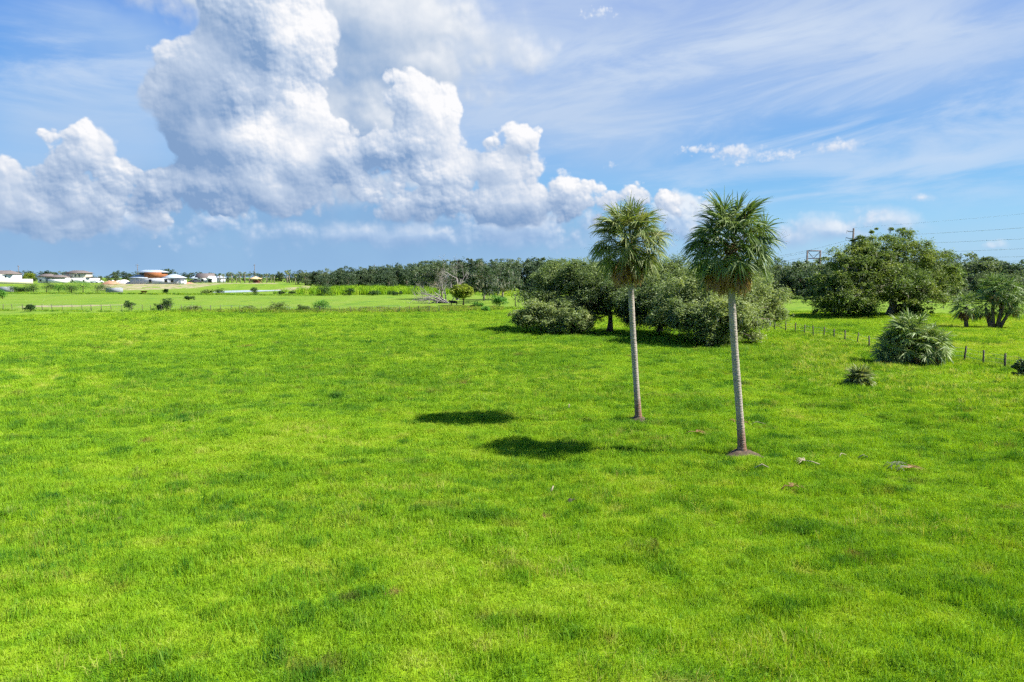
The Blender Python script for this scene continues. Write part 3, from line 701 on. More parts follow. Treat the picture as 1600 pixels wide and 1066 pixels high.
def far_tree(px, Y, top, wk, label, group, cat='tree', rng=None, i=None):
    """an oak standing at depth Y whose top reaches photo row `top`"""
    x = (px - 800) / FPX * Y; z = float(gz(x, Y)); h = max(4.0, HC - (top - HORIZON) / FPX * Y - z)
    k = i if i is not None else int(rng.integers(0, 5)); s = h / TOPS[k]
    sc = (s * wk, s * wk, s); rz = rng.uniform(0, 6.28)
    if not used[k]:
        o = PROTO[k]; used[k] = True; o.location = (x, Y, z - 0.1); o.rotation_euler = (0, 0, rz); o.scale = sc; tag(o, label, cat, group); return o
    return copy_thing(PROTO[k], (x, Y, z - 0.1), rz, sc, label, group)
def tree_line(seed, px0, px1, step, Yf, topf, wk, label, group):
    rng = np.random.default_rng(seed); px = px0
    while px < px1:
        Y = Yf(px) * rng.uniform(0.96, 1.05); far_tree(px, Y, topf(px) + rng.normal(0, 1.6), wk * rng.uniform(.85, 1.2), label, group, rng=rng)
        px += step * rng.uniform(0.7, 1.3)
lerp = lambda x, xs, ys: float(np.interp(x, xs, ys))
tree_line(1, -60, 335, 15, lambda p: 590, lambda p: lerp(p, [-60, 40, 80, 110, 150, 170, 190, 230, 270, 300, 335], [424, 425, 424, 427, 429, 430, 425, 427, 423, 427, 426]), 1.05, 'dark oak in the low far tree line behind the white houses', 'trees behind the houses')
tree_line(2, 335, 530, 11, lambda p: 540, lambda p: lerp(p, [335, 430, 530], [427, 427, 426]), 0.95, 'oak in the low tree line behind the green bank and planted palms', 'trees behind the green bank')
tree_line(3, 478, 672, 9, lambda p: 455, lambda p: lerp(p, [478, 500, 520, 600, 672], [427, 422, 421, 416, 410]), 0.80, 'dark oak in the long wood behind the bright reed bed', 'trees behind the reed bed')
tree_line(31, 500, 672, 17, lambda p: 425, lambda p: lerp(p, [490, 520, 600, 672], [430, 428, 424, 418]), 0.8, 'dark oak at the near edge of the long wood behind the reed bed', 'front trees behind the reed bed')
tree_line(4, 668, 900, 12, lambda p: 372, lambda p: lerp(p, [668, 700, 760, 820, 870, 900], [409, 409, 408, 405, 406, 410]), 0.8, 'tall grey-green oak in the wood behind the dead tree and the clearing', 'trees behind the clearing')
tree_line(42, 660, 800, 15, lambda p: 350, lambda p: 416, 0.85, 'lower dark oak behind the dead trees', 'trees behind the dead trees')
tree_line(62, 1290, 1760, 22, lambda p: 285, lambda p: 408, 0.95, 'dark oak in the back row behind the great oak', 'back row behind the great oak')
tree_line(41, 780, 900, 22, lambda p: 352, lambda p: 418, 0.75, 'lower oak at the edge of the clearing in front of the tall wood', 'edge trees by the clearing')
tree_line(5, 890, 1290, 21, lambda p: 262, lambda p: lerp(p, [890, 1000, 1100, 1190, 1230, 1268, 1290], [411, 414, 412, 405, 408, 414, 404]), 0.85, 'dark oak in the wood between the palms and the great oak', 'trees between the palms and the great oak')
tree_line(51, 1180, 1290, 26, lambda p: 244, lambda p: 421, 0.9, 'low oak in front of the wood under the steel power frame', 'low trees under the power frame')
tree_line(6, 1290, 1760, 25, lambda p: 250, lambda p: lerp(p, [1290, 1440, 1480, 1520, 1560, 1620, 1760], [408, 402, 402, 400, 408, 404, 400]), 0.85, 'dark oak in the wood behind the great oak and the power lines', 'trees behind the great oak')
tree_line(61, 1490, 1700, 34, lambda p: 218, lambda p: 424, 0.95, 'lower oak along the near edge of the wood on the far right', 'low trees on the far right')

# the three oaks in the middle, and the bushes at their left end
rt = ground(952, 519); t = thing('oak_tree', 'broad dark live oak with a short dark trunk, between the bushes and the first palm', 'tree', rt)
LA = [lobe(*a, root=rt) for a in ((880, 447, 100, 44, 34), (845, 470, 99, 32, 34), (920, 440, 98, 42, 30), (950, 462, 96, 40, 32), (905, 478, 97, 46, 28), (975, 480, 95, 26, 26), (870, 428, 104, 26, 20), (935, 425, 104, 26, 18), (865, 495, 96, 34, 22), (910, 500, 96, 26, 20), (985, 495, 95, 26, 18), (930, 485, 98, 40, 18))]
make_tree(t, LA, 250, 400, 0.24, M['oak2'], M['bark'], 11, [(0, 0, -.2), (.15, 0, 1.2), (.1, 0, 2.6), (-.6, .3, 4.2)], 0.42, (0.8, 1.5), 34, 160, low=-0.25)
rt = ground(1030, 520); t = thing('oak_tree', 'pale green spreading oak behind the trunk of the farther palm', 'tree', rt)
LB = [lobe(*a, root=rt) for a in ((1010, 438, 96, 44, 26), (1000, 468, 93, 36, 28), (1052, 436, 95, 44, 28), (1030, 462, 91, 42, 30), (1070, 455, 93, 36, 30), (1095, 432, 97, 34, 22), (1012, 490, 91, 22, 16), (985, 425, 98, 24, 14), (1065, 488, 90, 34, 20), (1030, 504, 90, 36, 14), (1000, 505, 92, 26, 12), (1055, 508, 88, 30, 12), (1000, 478, 90, 30, 22), (1040, 480, 88, 34, 24))]
make_tree(t, LB, 240, 400, 0.24, M['oak2'], M['bark'], 12, [(0, 0, -.2), (.2, 0, 1.4), (0, .2, 3.0)], 0.40, (0.8, 1.5), 30, 150, low=-0.2)
rt = ground(1108, 543); t = thing('oak_tree', 'wide low oak with branches down to the grass, behind the nearer palm trunk', 'tree', rt)
LC = [lobe(*a, root=rt) for a in ((1105, 470, 82, 56, 42), (1058, 478, 80, 44, 34), (1150, 462, 84, 50, 36), (1195, 470, 86, 34, 28), (1095, 512, 77, 42, 26), (1205, 496, 84, 20, 18), (1150, 498, 79, 42, 34), (1040, 496, 79, 26, 16), (1110, 442, 86, 38, 24), (1165, 520, 78, 26, 18), (1175, 440, 90, 30, 14), (1120, 530, 76, 34, 16), (1080, 500, 76, 34, 26), (1125, 495, 76, 40, 34))]
make_tree(t, LC, 350, 400, 0.23, M['oak2'], M['bark'], 13, [(0, 0, -.2), (.2, 0, 1.0), (.2, .2, 2.4)], 0.42, (0.7, 1.4), 44, 170, low=-0.5)
for i, (px, py, Y, L, lab) in enumerate((
    (845, 521, 94, ((840, 496, 94, 34, 24), (818, 500, 94, 20, 16), (862, 505, 92, 22, 16)), 'grey-green bushy young oak at the left end of the middle clump'),
    (893, 524, 92, ((888, 500, 92, 28, 20), (910, 506, 93, 20, 14), (875, 512, 91, 16, 10)), 'low rounded bush beside the dark oak trunk'),)):
    rt = ground(px, py); t = thing('oak_bush', lab, 'bush', rt)
    make_tree(t, [lobe(*a, root=rt) for a in L], 70, 260, 0.26, M['oak2'], M['bark'], 40 + i, [(0, 0, -.1), (.1, 0, .8), (.2, 0, 1.5)], 0.18, (0.5, 1.0), 24, 0, low=-0.7)

# the great oak on the right
rt = ground(1392, 492); t = thing('oak_tree', 'huge spreading live oak with pale limbs and hanging moss, tallest tree on the right', 'tree', rt)
LG = [lobe(*a, root=rt) for a in ((1375, 395, 136, 42, 34), (1335, 415, 134, 44, 32), (1425, 412, 138, 46, 36), (1300, 445, 132, 36, 32), (1375, 440, 132, 60, 40), (1455, 432, 140, 38, 38), (1288, 472, 130, 24, 22), (1330, 470, 130, 44, 24), (1438, 466, 136, 44, 26), (1406, 372, 140, 20, 14), (1478, 445, 146, 26, 30), (1365, 470, 140, 40, 22), (1350, 394, 138, 20, 12))]
make_tree(t, LG, 330, 380, 0.34, M['oak'], M['palebark'], 14, [(0, 0, -.3), (.2, -.3, 2.0), (-.3, -.4, 4.0), (.2, 0, 6.5)], 0.85, (0.8, 1.9), 60, 420, low=-0.3)
for i, (px, py, rx, ry, lab) in enumerate(((1300, 494, 26, 12, 'dark bush at the left foot of the great oak'), (1345, 495, 24, 12, 'dark bush in front of the great oak trunk'), (1425, 494, 24, 10, 'low bush at the right foot of the great oak'))):
    rt = ground(px, py); t = thing('bush', lab, 'bush', rt); Y = rt.y
    make_tree(t, [lobe(px, py - ry * .8, Y, rx, ry, rt)], 30, 150, 0.35, M['shrub'], M['bark'], 60 + i, [(0, 0, -.1), (0, 0, .8)], 0.12, (0.6, 1.0), 8)
rt = ground(1225, 487 - 15); t = thing('bush', 'pale weedy bush at the foot of the wood left of the great oak', 'bush', rt)
make_tree(t, [(0, 0, 1.0, 6, 1.5, 1.2)], 20, 100, 0.4, M['weed'], M['bark'], 66, [(0, 0, -.1), (0, 0, .8)], 0.1, (0.6, 1.0), 6)

# dead and moss-grey trees by the wood
def branching(mb, p, d, L, r, depth, rng, spread=0.55, upb=0.1):
    n = 4; pts = [p]
    for k in range(n):
        d = (d + Vector(rng.normal(0, .13, 3)) + Vector((0, 0, upb * .2))).normalized(); pts.append(pts[-1] + d * (L / n))
    mb.tube(pts, np.linspace(r, r * .55, n + 1), 4, cap=False)
    if depth == 0: return
    for k in range(rng.integers(2, 4)):
        a = pts[rng.integers(2, n + 1)]; nd = (d + Vector(rng.normal(0, spread, 3)) + Vector((0, 0, upb))).normalized()
        branching(mb, a, nd, L * rng.uniform(.55, .8), r * .5, depth - 1, rng, spread, upb)
def dead_tree(root, seed, dirs, mat, name, label, cat='tree', depth=4):
    rng = np.random.default_rng(seed); mb = MB(); t = thing(name, label, cat, root)
    for (d, L, r) in dirs: branching(mb, Vector((rng.normal(0, .3), rng.normal(0, .3), -.1)), Vector(d).normalized(), L, r, depth, rng)
    mb.build('branches', mat, t); return t
rt = ground(716, 469)
dead_tree(rt, 5, [((0.0, 0, 1), 7.4, .40), ((.12, .05, 1), 7.6, .34), ((-.2, 0, 1), 6.8, .28)], M['dead'], 'dead_tree', 'tall bare dead tree with its fork above the wood', depth=5)
rt = ground(700, 474)
dead_tree(rt, 6, [((-1, .1, .10), 7, .28), ((-1, .3, .22), 6.5, .26), ((-1, -.1, .32), 6, .26), ((-.8, .2, .5), 5.5, .24), ((-.5, 0, .75), 5, .24), ((-1, -.3, .03), 6, .2), ((-.25, .1, 1), 5, .22), ((.6, .1, .35), 3, .18)], M['dead'], 'fallen_tree', 'pale grey fallen tree of bare tangled branches beside the reed bed', depth=5)
for i, (px, py, L, seed, lab) in enumerate(((690, 466, ((690, 428, 240, 26, 22), (668, 440, 240, 20, 18)), 21, 'thin mossy tree behind the fallen dead tree'),
        (756, 470, ((752, 440, 205, 22, 26), (742, 418, 208, 14, 14), (770, 455, 205, 16, 20)), 22, 'moss-hung grey oak right of the round yellow-green tree'),
        (785, 467, ((778, 432, 235, 22, 24), (795, 445, 235, 18, 18)), 23, 'dark mossy oak at the left of the clearing'))):
    rt = ground(px, py); t = thing('oak_tree', lab, 'tree', rt)
    make_tree(t, [lobe(*a, root=rt) for a in L], 50, 110, 0.5, M['wood'], M['palebark'], seed, [(0, 0, -.2), (.2, 0, 2.5), (0, .2, 5)], 0.35, (0.9, 1.6), 40, 260 if i else 140)
rt = ground(724, 477); t = thing('round_tree', 'small round yellow-green tree on a dark trunk above the black cow', 'tree', rt); Y = rt.y
make_tree(t, [lobe(721, 456, Y, 15, 9, rt), lobe(711, 457, Y, 9, 9, rt), lobe(732, 457, Y, 8, 9, rt), lobe(721, 462, Y, 13, 7, rt)], 80, 220, 0.36, M['yellow'], M['bark'], 24, [(0, 0, -.1), (.1, 0, 1.2), (0, 0, 2.6)], 0.22, (0.5, 0.9), 14, low=-0.5)

# shrubs
def shrub(px, py, w, h, mat, label, seed, name='shrub', group=None, per=110, leaf=0.3, n=22):
    """w and h in photo pixels at the ground point"""
    rt = ground(px, py); s = rt.y / FPX; t = thing(name, label, 'shrub', rt, group=group)
    W_, H_ = w * s / 2, h * s; rng = np.random.default_rng(seed)
    L = [(rng.uniform(-.5, .5) * W_, rng.uniform(-.3, .3) * W_, H_ * rng.uniform(.28, .5), W_ * .55, W_ * .5, H_ * .48) for _ in range(4)]
    lr = min(W_, H_) * .35
    make_tree(t, L, n, per, leaf, M[mat], M['bark'], seed, [(0, 0, -.1), (0, 0, H_ * .5)], max(.03, H_ * .03), (lr * .7, lr * 1.2), 12, low=-.5)
    return t
SH = [
    (4, 467, 20, 14, 'bright', 'leafy green shrub at the left edge of the far pasture'), (47, 487, 19, 12, 'shrub', 'grey-green shrub on the fence line beside the white sand'),
    (203, 485, 19, 16, 'shrub', 'small dark round-headed shrub on the left fence line'), (261, 486.5, 24, 20, 'shrub', 'largest dark shrub on the left fence line'),
    (247, 487, 14, 12, 'shrub', 'low dark shrub leaning on the largest fence shrub'), (298, 487, 30, 9, 'weed', 'low brownish shrub on the fence line right of the dark shrubs'),
    (295, 469, 16, 7, 'shrub', 'small dark shrub alone in the far pasture'), (506, 488, 34, 20, 'bright', 'dense green shrub in the ditch weeds'),
    (436, 488, 30, 17, 'weed', 'tall thin straw-coloured weeds in the ditch'), (474, 488, 22, 13, 'weed', 'yellowish weeds left of the dense ditch shrub'),
    (390, 487, 34, 9, 'weed', 'low grey-green brush on the fence line'),
    (25, 458, 14, 9, 'shrub', 'low shrub left of the dark hedge row'), (37, 458, 16, 9, 'shrub', 'small brownish shrub in the dark hedge row'), (53, 458, 20, 14, 'shrub', 'dark round shrub below the cream wall end'),
    (73, 457, 24, 15, 'shrub', 'dark wide shrub below the white house'), (92, 457, 18, 12, 'bright', 'lighter green shrub in the hedge row'), (112, 458, 20, 14, 'shrub', 'flower-tinted dark shrub below the two-storey house'),
    (130, 457.5, 26, 17, 'bright', 'tallest green shrub of the hedge row'), (152, 458.5, 24, 14, 'shrub', 'dark shrub beside the short grey wall'),
    (261, 459, 10, 8, 'shrub', 'small shrub in front of the unfinished building'), (325, 460, 26, 8, 'weed', 'straggling brown brush left of the pond'), (343, 460, 13, 11, 'shrub', 'upright dark shrub left of the pond'),
    (400, 461, 16, 12, 'shrub', 'round dark shrub in front of the pond'), (441, 461, 16, 8, 'shrub', 'low dark shrub beside the sandy path'), (456, 461, 12, 8, 'shrub', 'small dark shrub by the second pond'),
    (507, 462, 26, 15, 'shrub', 'spreading dark shrub at the right end of the second pond'), (546, 462, 16, 13, 'shrub', 'dark shrub at the front of the reed bed'), (583, 462, 22, 8, 'shrub', 'low dark shrub along the reed bed'), (620, 462, 24, 7, 'shrub', 'flat dark shrub near the right end of the reed bed'),
    (781, 479, 28, 17, 'bright', 'vivid green leafy bush beside the lone post'), (745, 482, 32, 9, 'bright', 'low bright bush under the mossy oak'), (755, 487, 22, 8, 'bright', 'short bright bush right of the ditch'),
    (1596, 590, 24, 36, 'oak2', 'leafy bush cut by the right edge of the field'), (88, 439, 14, 8, 'yellow', None), (47, 437, 13, 8, 'yellow', None)]
for i, (px, py, w, h, mt, lab) in enumerate(SH):
    if lab is None: continue
    if 12 < px < 160 and py < 465: w, h = w * 1.5, h * 1.12
    shrub(px, py, w, h, mt, lab, 500 + i, leaf=0.32 if py < 480 else 0.22, per=90, n=26 if w > 20 else 18)
rt = at(47, 440, 470); rt.z = float(gz(rt.x, 470)); t = thing('round_tree', 'small yellow-green tree behind the cream wall', 'tree', rt)
make_tree(t, [(0, 0, 4.0, 3.0, 3.0, 2.2)], 26, 90, 0.6, M['yellow'], M['bark'], 71, [(0, 0, -.1), (0, 0, 2.5)], 0.15, (0.8, 1.3), 8)

# ------------------------------------------------------------------ palms
def frond(G, D, base, phi, theta, pet, blade, rng, nseg=34, width=0.056, droop=0.45, sag=0.25, spread=1.85, fan=0.42):
    """one fan leaf: stalk, curved midrib and drooping split segments"""
    dh = np.array([math.cos(phi), math.sin(phi), 0.0]); up = np.array([0, 0, 1.0])
    d = dh * math.cos(theta) + up * math.sin(theta); p = np.array(base, float); pts = [p.copy()]
    for k in range(4):
        d = d - up * sag * 0.14 * (0.3 + math.cos(theta)); d /= np.linalg.norm(d); p = p + d * pet / 4; pts.append(p.copy())
    G.tube(pts, [0.028, 0.022, 0.018, 0.016, 0.014], 3, cap=False)
    side = np.cross(d, up); ns = np.linalg.norm(side)
    if ns < 0.15: side = np.array([-math.sin(phi), math.cos(phi), 0.0])
    else: side /= ns
    tw = rng.normal(0, 0.5); nrm = np.cross(side, d); side = side * math.cos(tw) + nrm * math.sin(tw)
    cl = blade * fan; cp = p.copy(); cd = d.copy(); V = []; Q = []
    ts = np.linspace(-1, 1, nseg)
    rib = [cp.copy()]; rd = [cd.copy()]
    for k in range(6):
        cd = cd - up * sag * 0.42; cd /= np.linalg.norm(cd); cp = cp + cd * cl / 6; rib.append(cp.copy()); rd.append(cd.copy())
    for s in ts:
        a = abs(s); f = (1 - a) ** 0.8 * 6; i = min(5, int(f)); o = rib[i] + (rib[i + 1] - rib[i]) * (f - i); dd = rd[i]
        ang = a ** 0.85 * spread; sg = 1 if s > 0 else -1
        sd = dd * math.cos(ang) + side * sg * math.sin(ang) + up * 0.10 + rng.normal(0, .05, 3); sd /= np.linalg.norm(sd)
        Ls = blade * (0.64 + 0.16 * (1 - a) + (0.42 - fan) * .8) * rng.uniform(.88, 1.1); dr = droop * rng.uniform(.6, 1.5)
        w = np.cross(sd, up * 0.6 + rng.normal(0, .5, 3)); w /= np.linalg.norm(w) + 1e-9; w *= width / 2
        b = len(V); q = o.copy(); dv = sd.copy(); prof = (0.35, 1.0, 0.9, 0.55, 0.10)
        for k in range(5):
            V += [q - w * prof[k], q + w * prof[k]]
            dv = dv - up * dr * (0.10 + 0.16 * k); dv /= np.linalg.norm(dv); q = q + dv * Ls / 4
            if k < 4: Q.append((b + 2 * k, b + 2 * k + 1, b + 2 * k + 3, b + 2 * k + 2))
    D.add(V, Q)

def palm_crown(root_obj, origin, n, pet, blade, seed, mat, lo=-0.75, hi=1.45, dead=0, name='crown', nseg=32, width=0.056, droop=0.5, spear=True, extra=None):
    rng = np.random.default_rng(seed); g = MB()
    for k in range(n):
        f = (k + .5) / n; th = lo + (hi - lo) * f ** 0.95 + rng.normal(0, .16); ph = k * 2.39996 + rng.normal(0, .22)
        o = np.array(origin) + np.array([math.cos(ph) * .12, math.sin(ph) * .12, 0.55 * f])
        L = 1.0 - 0.18 * max(0, math.sin(th)) ** 2 + rng.normal(0, .12)
        frond(g, g, o, ph, th, pet * L, blade * rng.uniform(.88, 1.06), rng, nseg, width, droop * (1 - .45 * f), 0.22, 2.25, 0.26)
    if spear: g.tube([np.array(origin) + (0, 0, .4), np.array(origin) + (0.02, 0, .4 + pet * .8), np.array(origin) + (0.0, 0, .5 + pet + blade * .9)], [.035, .03, .008], 4)
    g.build(name, mat, root_obj)
    if dead:
        g = MB()
        for k in range(dead):
            ph = k * 2.39996 + rng.normal(0, .3); th = rng.uniform(-1.38, -0.72); o = np.array(origin) + np.array([math.cos(ph) * .14, math.sin(ph) * .14, rng.uniform(-.35, .05)])
            frond(g, g, o, ph, th, pet * rng.uniform(.55, .95), blade * rng.uniform(.75, 1.0), rng, 26, width * 1.2, droop * 1.6, .5, 1.1)
        g.build('dead_fronds', M['deadpalm'], root_obj)

def tall_palm(base, pix, Y, label, seed, crown_c, pet, blade, nf, nd):
    root = thing('cabbage_palm', label, 'palm tree', base); rng = np.random.default_rng(seed)
    path = [Vector((0, 0, -0.15))] + [at(px, py, Y) - base for px, py in pix]
    P_ = np.array([tuple(v) for v in path]); seg = np.concatenate([[0], np.cumsum(np.linalg.norm(np.diff(P_, axis=0), axis=1))])
    ss = np.arange(0, seg[-1], 0.055)
    # smooth path
    pts = np.stack([np.interp(ss, seg, P_[:, i]) for i in range(3)], 1); k_ = 31; ker = np.ones(k_) / k_
    sm = np.stack([np.convolve(np.pad(pts[:, i], k_ // 2, mode='reflect', reflect_type='odd'), ker, 'valid') for i in range(3)], 1)
    rad = 0.150 + 0.025 * np.exp(-ss / 3.0) + 0.09 * np.exp(-ss / 0.28)
    rad = rad * (1 + 0.045 * (np.abs(((ss * 4.5) % 1) - .5) * 2)) * (1 + 0.03 * np.sin(ss * 2.1))
    MB().tube(sm, rad, 14, jitter=0.035, rng=rng).build('trunk', M['palmbark'], root, smooth=True)
    top = sm[-1]
    # old leaf bases clasping the trunk under the crown
    bt = MB()
    for k in range(26):
        ph = k * 2.4; z = top[2] - 1.1 + 0.042 * k; c = np.array([np.interp(z, sm[:, 2], sm[:, 0]), np.interp(z, sm[:, 2], sm[:, 1]), z]); dd = np.array([math.cos(ph), math.sin(ph), 0])
        bt.tube([c + dd * .12, c + dd * .20 + (0, 0, .14), c + dd * .30 + (0, 0, .34)], [.06, .05, .025], 4)
    bt.build('leaf_bases', M['deadpalm'], root)
    # mound of roots and soil
    th = np.linspace(0, 2 * math.pi, 25)[:-1]; V = [(0, 0, 0.20)]; T = []; Q = []
    for ri, (r, z) in enumerate(((.22, .20), (.34, .12), (.50, .04), (.66, -.08))):
        for a in th:
            j = 1 + .16 * math.sin(a * 3 + seed) + rng.uniform(-.06, .06); V.append((math.cos(a) * r * j, math.sin(a) * r * j, z + rng.uniform(-.02, .02)))
    T = [(0, 1 + i, 1 + (i + 1) % 24) for i in range(24)]
    Q = [(1 + k * 24 + i, 1 + (k + 1) * 24 + i, 1 + (k + 1) * 24 + (i + 1) % 24, 1 + k * 24 + (i + 1) % 24) for k in range(3) for i in range(24)]
    k_ = 1.35 if seed == 91 else 1.1; V = [(x * k_, y * k_, z) for x, y, z in V]; mb = MB().add(V, Q, T); mb.build('root_mound', M['mound'], root, smooth=True)
    palm_crown(root, tuple(top), nf, pet, blade, seed + 1, M['palm'], -0.80, 1.38, nd, droop=0.80)
    # dry flower stalks
    g = MB()
    for k in range(7):
        ph = rng.uniform(0, 6.28); d = Vector((math.cos(ph), math.sin(ph), rng.uniform(.1, .9))).normalized()
        branching(g, Vector(top), d, pet * 1.15, .012, 3, rng, 0.35, 0.0)
    g.build('flower_stalks', M['deadpalm'], root)
    return root
tall_palm(PALM_A, [(998, 657), (994, 600), (988, 500), (985, 440), (983, 384)], PALM_A.y, 'cabbage palm farther from the camera, left of the pair, on a pale straight trunk', 81, None, 1.10, 1.12, 84, 40)
tall_palm(PALM_B, [(1160, 710), (1156, 650), (1150, 575), (1145, 500), (1142, 440), (1142, 388)], PALM_B.y, 'nearer and taller cabbage palm, right of the pair, trunk bowed above a soil mound', 91, None, 1.05, 1.10, 74, 30)

# low palms on the right
def low_palm(px, py, label, heads, seed, mat='palmy', name='palmetto', cat='palm', dead=4, trunks=True):
    """heads: (px, py) of each growing point and stalk, blade length, fronds"""
    rt = ground(px, py); t = thing(name, label, cat, rt); rng = np.random.default_rng(seed)
    g = MB(); dd = MB(); tb = MB()
    for (hx, hy, dep, pet, bl, nf, lo) in heads:
        o = at(hx, hy, rt.y + dep) - rt; o.z = max(o.z, 0.15)
        for k in range(nf):
            f = (k + .5) / nf; th = lo + (1.45 - lo) * f; ph = k * 2.39996 + rng.normal(0, .15)
            frond(g, g, (o.x, o.y, o.z + .3 * f), ph, th, pet * rng.uniform(.8, 1.15), bl * rng.uniform(.9, 1.15), rng, 24, 0.085, .40, .30, 1.9, .32)
        for k in range(dead):
            ph = rng.uniform(0, 6.28); frond(dd, dd, (o.x, o.y, o.z), ph, rng.uniform(-1.1, -.5), pet * .7, bl * .8, rng, 18, 0.07, .9, .5, 1.0)
        if trunks:
            b = Vector((o.x * .75, o.y * .75, -.2)) if o.z < 2 else Vector((o.x * .35, 0, -.2))
            tb.tube([b, b.lerp(o, .5) + Vector((rng.normal(0, .06), 0, 0)), o + Vector((0, 0, .15))], [.30, .26, .2], 8, jitter=.15, rng=rng)
    g.build('crown', M[mat], t)
    if dead: dd.build('dead_fronds', M['deadpalm'], t)
    if trunks: tb.build('trunk', M['bark'], t)
    return t
low_palm(1428, 570, 'large clump of young fan palms in front of the fence', [(1425, 538, 0, 1.55, 1.2, 50, -.35), (1398, 552, .4, 1.1, 1.1, 30, -.3), (1448, 545, .8, 1.2, 1.1, 34, -.4), (1412, 528, 1.0, 1.1, 1.1, 26, -.2), (1385, 558, -.3, .45, .95, 18, -.2)], 101)
low_palm(1466, 572, 'short-trunked fan palm at the right side of the clump', [(1464, 546, 0, .65, 1.05, 22, -.9)], 102, dead=8)
low_palm(1343, 606, 'small dark palmetto alone in the grass left of the palm clump', [(1343, 600, 0, .50, .72, 40, -.1)], 103, 'palm', dead=0, trunks=False)
low_palm(1512, 513, 'smaller fan palm with a shaggy skirt, left of the big far-right palm', [(1510, 482, 0, 1.2, 1.4, 30, -.6)], 104, 'palmy', dead=22)
low_palm(1551, 513, 'big leaning many-headed fan palm on the far right', [(1572, 462, 0, 1.5, 1.5, 34, -.7), (1553, 455, .6, 1.4, 1.4, 28, -.5), (1540, 482, .8, 1.1, 1.3, 22, -.9), (1582, 478, -.3, 1.1, 1.4, 24, -.9)], 105, 'palmy', dead=9)

# planted palms along the green bank
def young_palm(seed, h):
    r = thing('planted_palm', None, None); MB().tube([(0, 0, -.2), (.1, 0, h * .5), (0, 0, h)], [.28, .22, .24], 7).build('trunk', M['palebark'], r)
    rng = np.random.default_rng(seed); g = MB()
    for k in range(14): frond(g, g, (0, 0, h), k * 2.4, rng.uniform(-.5, 1.3), .6, .9, rng, 10, .22, .5, .4)
    g.build('crown', M['palm'], r); return r
yp = young_palm(9, 5.2); first = True; rng = np.random.default_rng(77)
for px in (345, 351, 358, 364, 371, 377, 384, 391, 411, 418, 425, 430, 450, 453, 463):
    Y = 455 + rng.uniform(-6, 6); x = (px - 800) / FPX * Y; z = float(gz(x, Y)); s = rng.uniform(.8, 1.15) * (1.05 if px < 440 else 1.25)
    lab = 'slim planted palm in the row on the green bank' if px < 440 else 'pale palm trunk at the right end of the green bank'
    grp = 'planted palms on the green bank' if px < 440 else 'palms at the end of the green bank'
    if first: yp.location = (x, Y, z); yp.scale = (s, s, s); tag(yp, lab, 'palm tree', grp); first = False
    else: copy_thing(yp, (x, Y, z), rng.uniform(0, 6), (s, s, s), lab, grp)

# ------------------------------------------------------------------ tall weeds and reeds (nobody could count them)
WEEDS = [tuft_mesh('weed_tuft', 200 + k, 22, 0.35, 0.75, 0.035, 0.45) for k in range(4)]
REEDS = [tuft_mesh('reed_tuft', 230 + k, 26, 0.8, 2.6, 0.12, 0.3) for k in range(4)]
def band(name, label, pts, width, n, s, sz, tone, srcs, seed, tv=0.15, dry=0.0, cat='weeds'):
    rng = np.random.default_rng(seed); P_ = np.array(pts, float); seg = np.concatenate([[0], np.cumsum(np.linalg.norm(np.diff(P_, axis=0), axis=1))])
    u = rng.uniform(0, seg[-1], n); x = np.interp(u, seg, P_[:, 0]) + rng.normal(0, width, n) * .5; y = np.interp(u, seg, P_[:, 1]) + rng.normal(0, width, n) * .5
    q = fbm(x / 3.5, y / 3.5, seed); k = q > rng.uniform(.25, .55, n); x, y, q = x[k], y[k], q[k]; m = len(x)
    o = scatter(name, x, y, s * rng.uniform(.7, 1.3, m), sz * (0.4 + 1.1 * q) * rng.uniform(.7, 1.3, m), tone + rng.normal(0, tv, m), np.clip(dry * rng.uniform(-.5, 1.5, m), 0, 1), srcs, seed)
    return tag(o, label, cat)
g_ = lambda px, py: (ground(px, py).x, ground(px, py).y)
band('ditch_weeds', 'tangled brown and green weeds along the ditch at the far side of the field', [g_(300, 487), g_(430, 489), g_(540, 489), g_(680, 488), g_(790, 484)], 5.0, 4200, 1.1, 1.0, 0.35, WEEDS, 11, .3, .35)
band('fence_weeds', 'sparse weeds under the left fence', [g_(-120, 482), g_(0, 486), g_(150, 487), g_(330, 488)], 2.0, 900, .9, .6, 0.3, WEEDS, 12, .25, .1)
band('pasture_edge_weeds', 'brown-tipped weeds along the second ditch', [g_(560, 483), g_(640, 484), g_(700, 482), g_(760, 481)], 4.0, 1600, 1.1, .8, 0.3, WEEDS, 13, .3, .55)
band('reed_bed', 'tall bright green reeds in front of the long wood', [g_(515, 459), g_(560, 459.5), g_(600, 459), g_(662, 458.5)], 16, 5200, 1.2, 1.05, 0.42, REEDS, 14, .14, 0, 'reeds')
band('hedge_row_weeds', 'scrubby weeds along the foot of the green bank', [g_(-60, 459), g_(60, 459), g_(250, 460), g_(420, 461.5), g_(520, 462)], 5, 1300, 1.0, .22, 0.25, REEDS, 15, .25, .12)
band('clearing_reeds', 'yellow-green reeds beyond the lone post', [g_(790, 461), g_(850, 461)], 12, 800, 1.1, .5, 0.6, REEDS, 16, .2, .1, 'reeds')
band('rough_grass', 'coarse pale weeds in front of the palm clump on the right', [g_(1230, 532), g_(1330, 590), g_(1430, 600), g_(1540, 600), g_(1640, 640)], 7.5, 3000, .75, .55, 0.62, WEEDS, 17, .3, .06)
band('oak_foot_weeds', 'tall grass around the feet of the middle oaks', [g_(810, 524), g_(900, 528), g_(1010, 525), g_(1100, 550), g_(1200, 535)], 5, 1500, .9, .55, 0.3, WEEDS, 18, .2, .03)

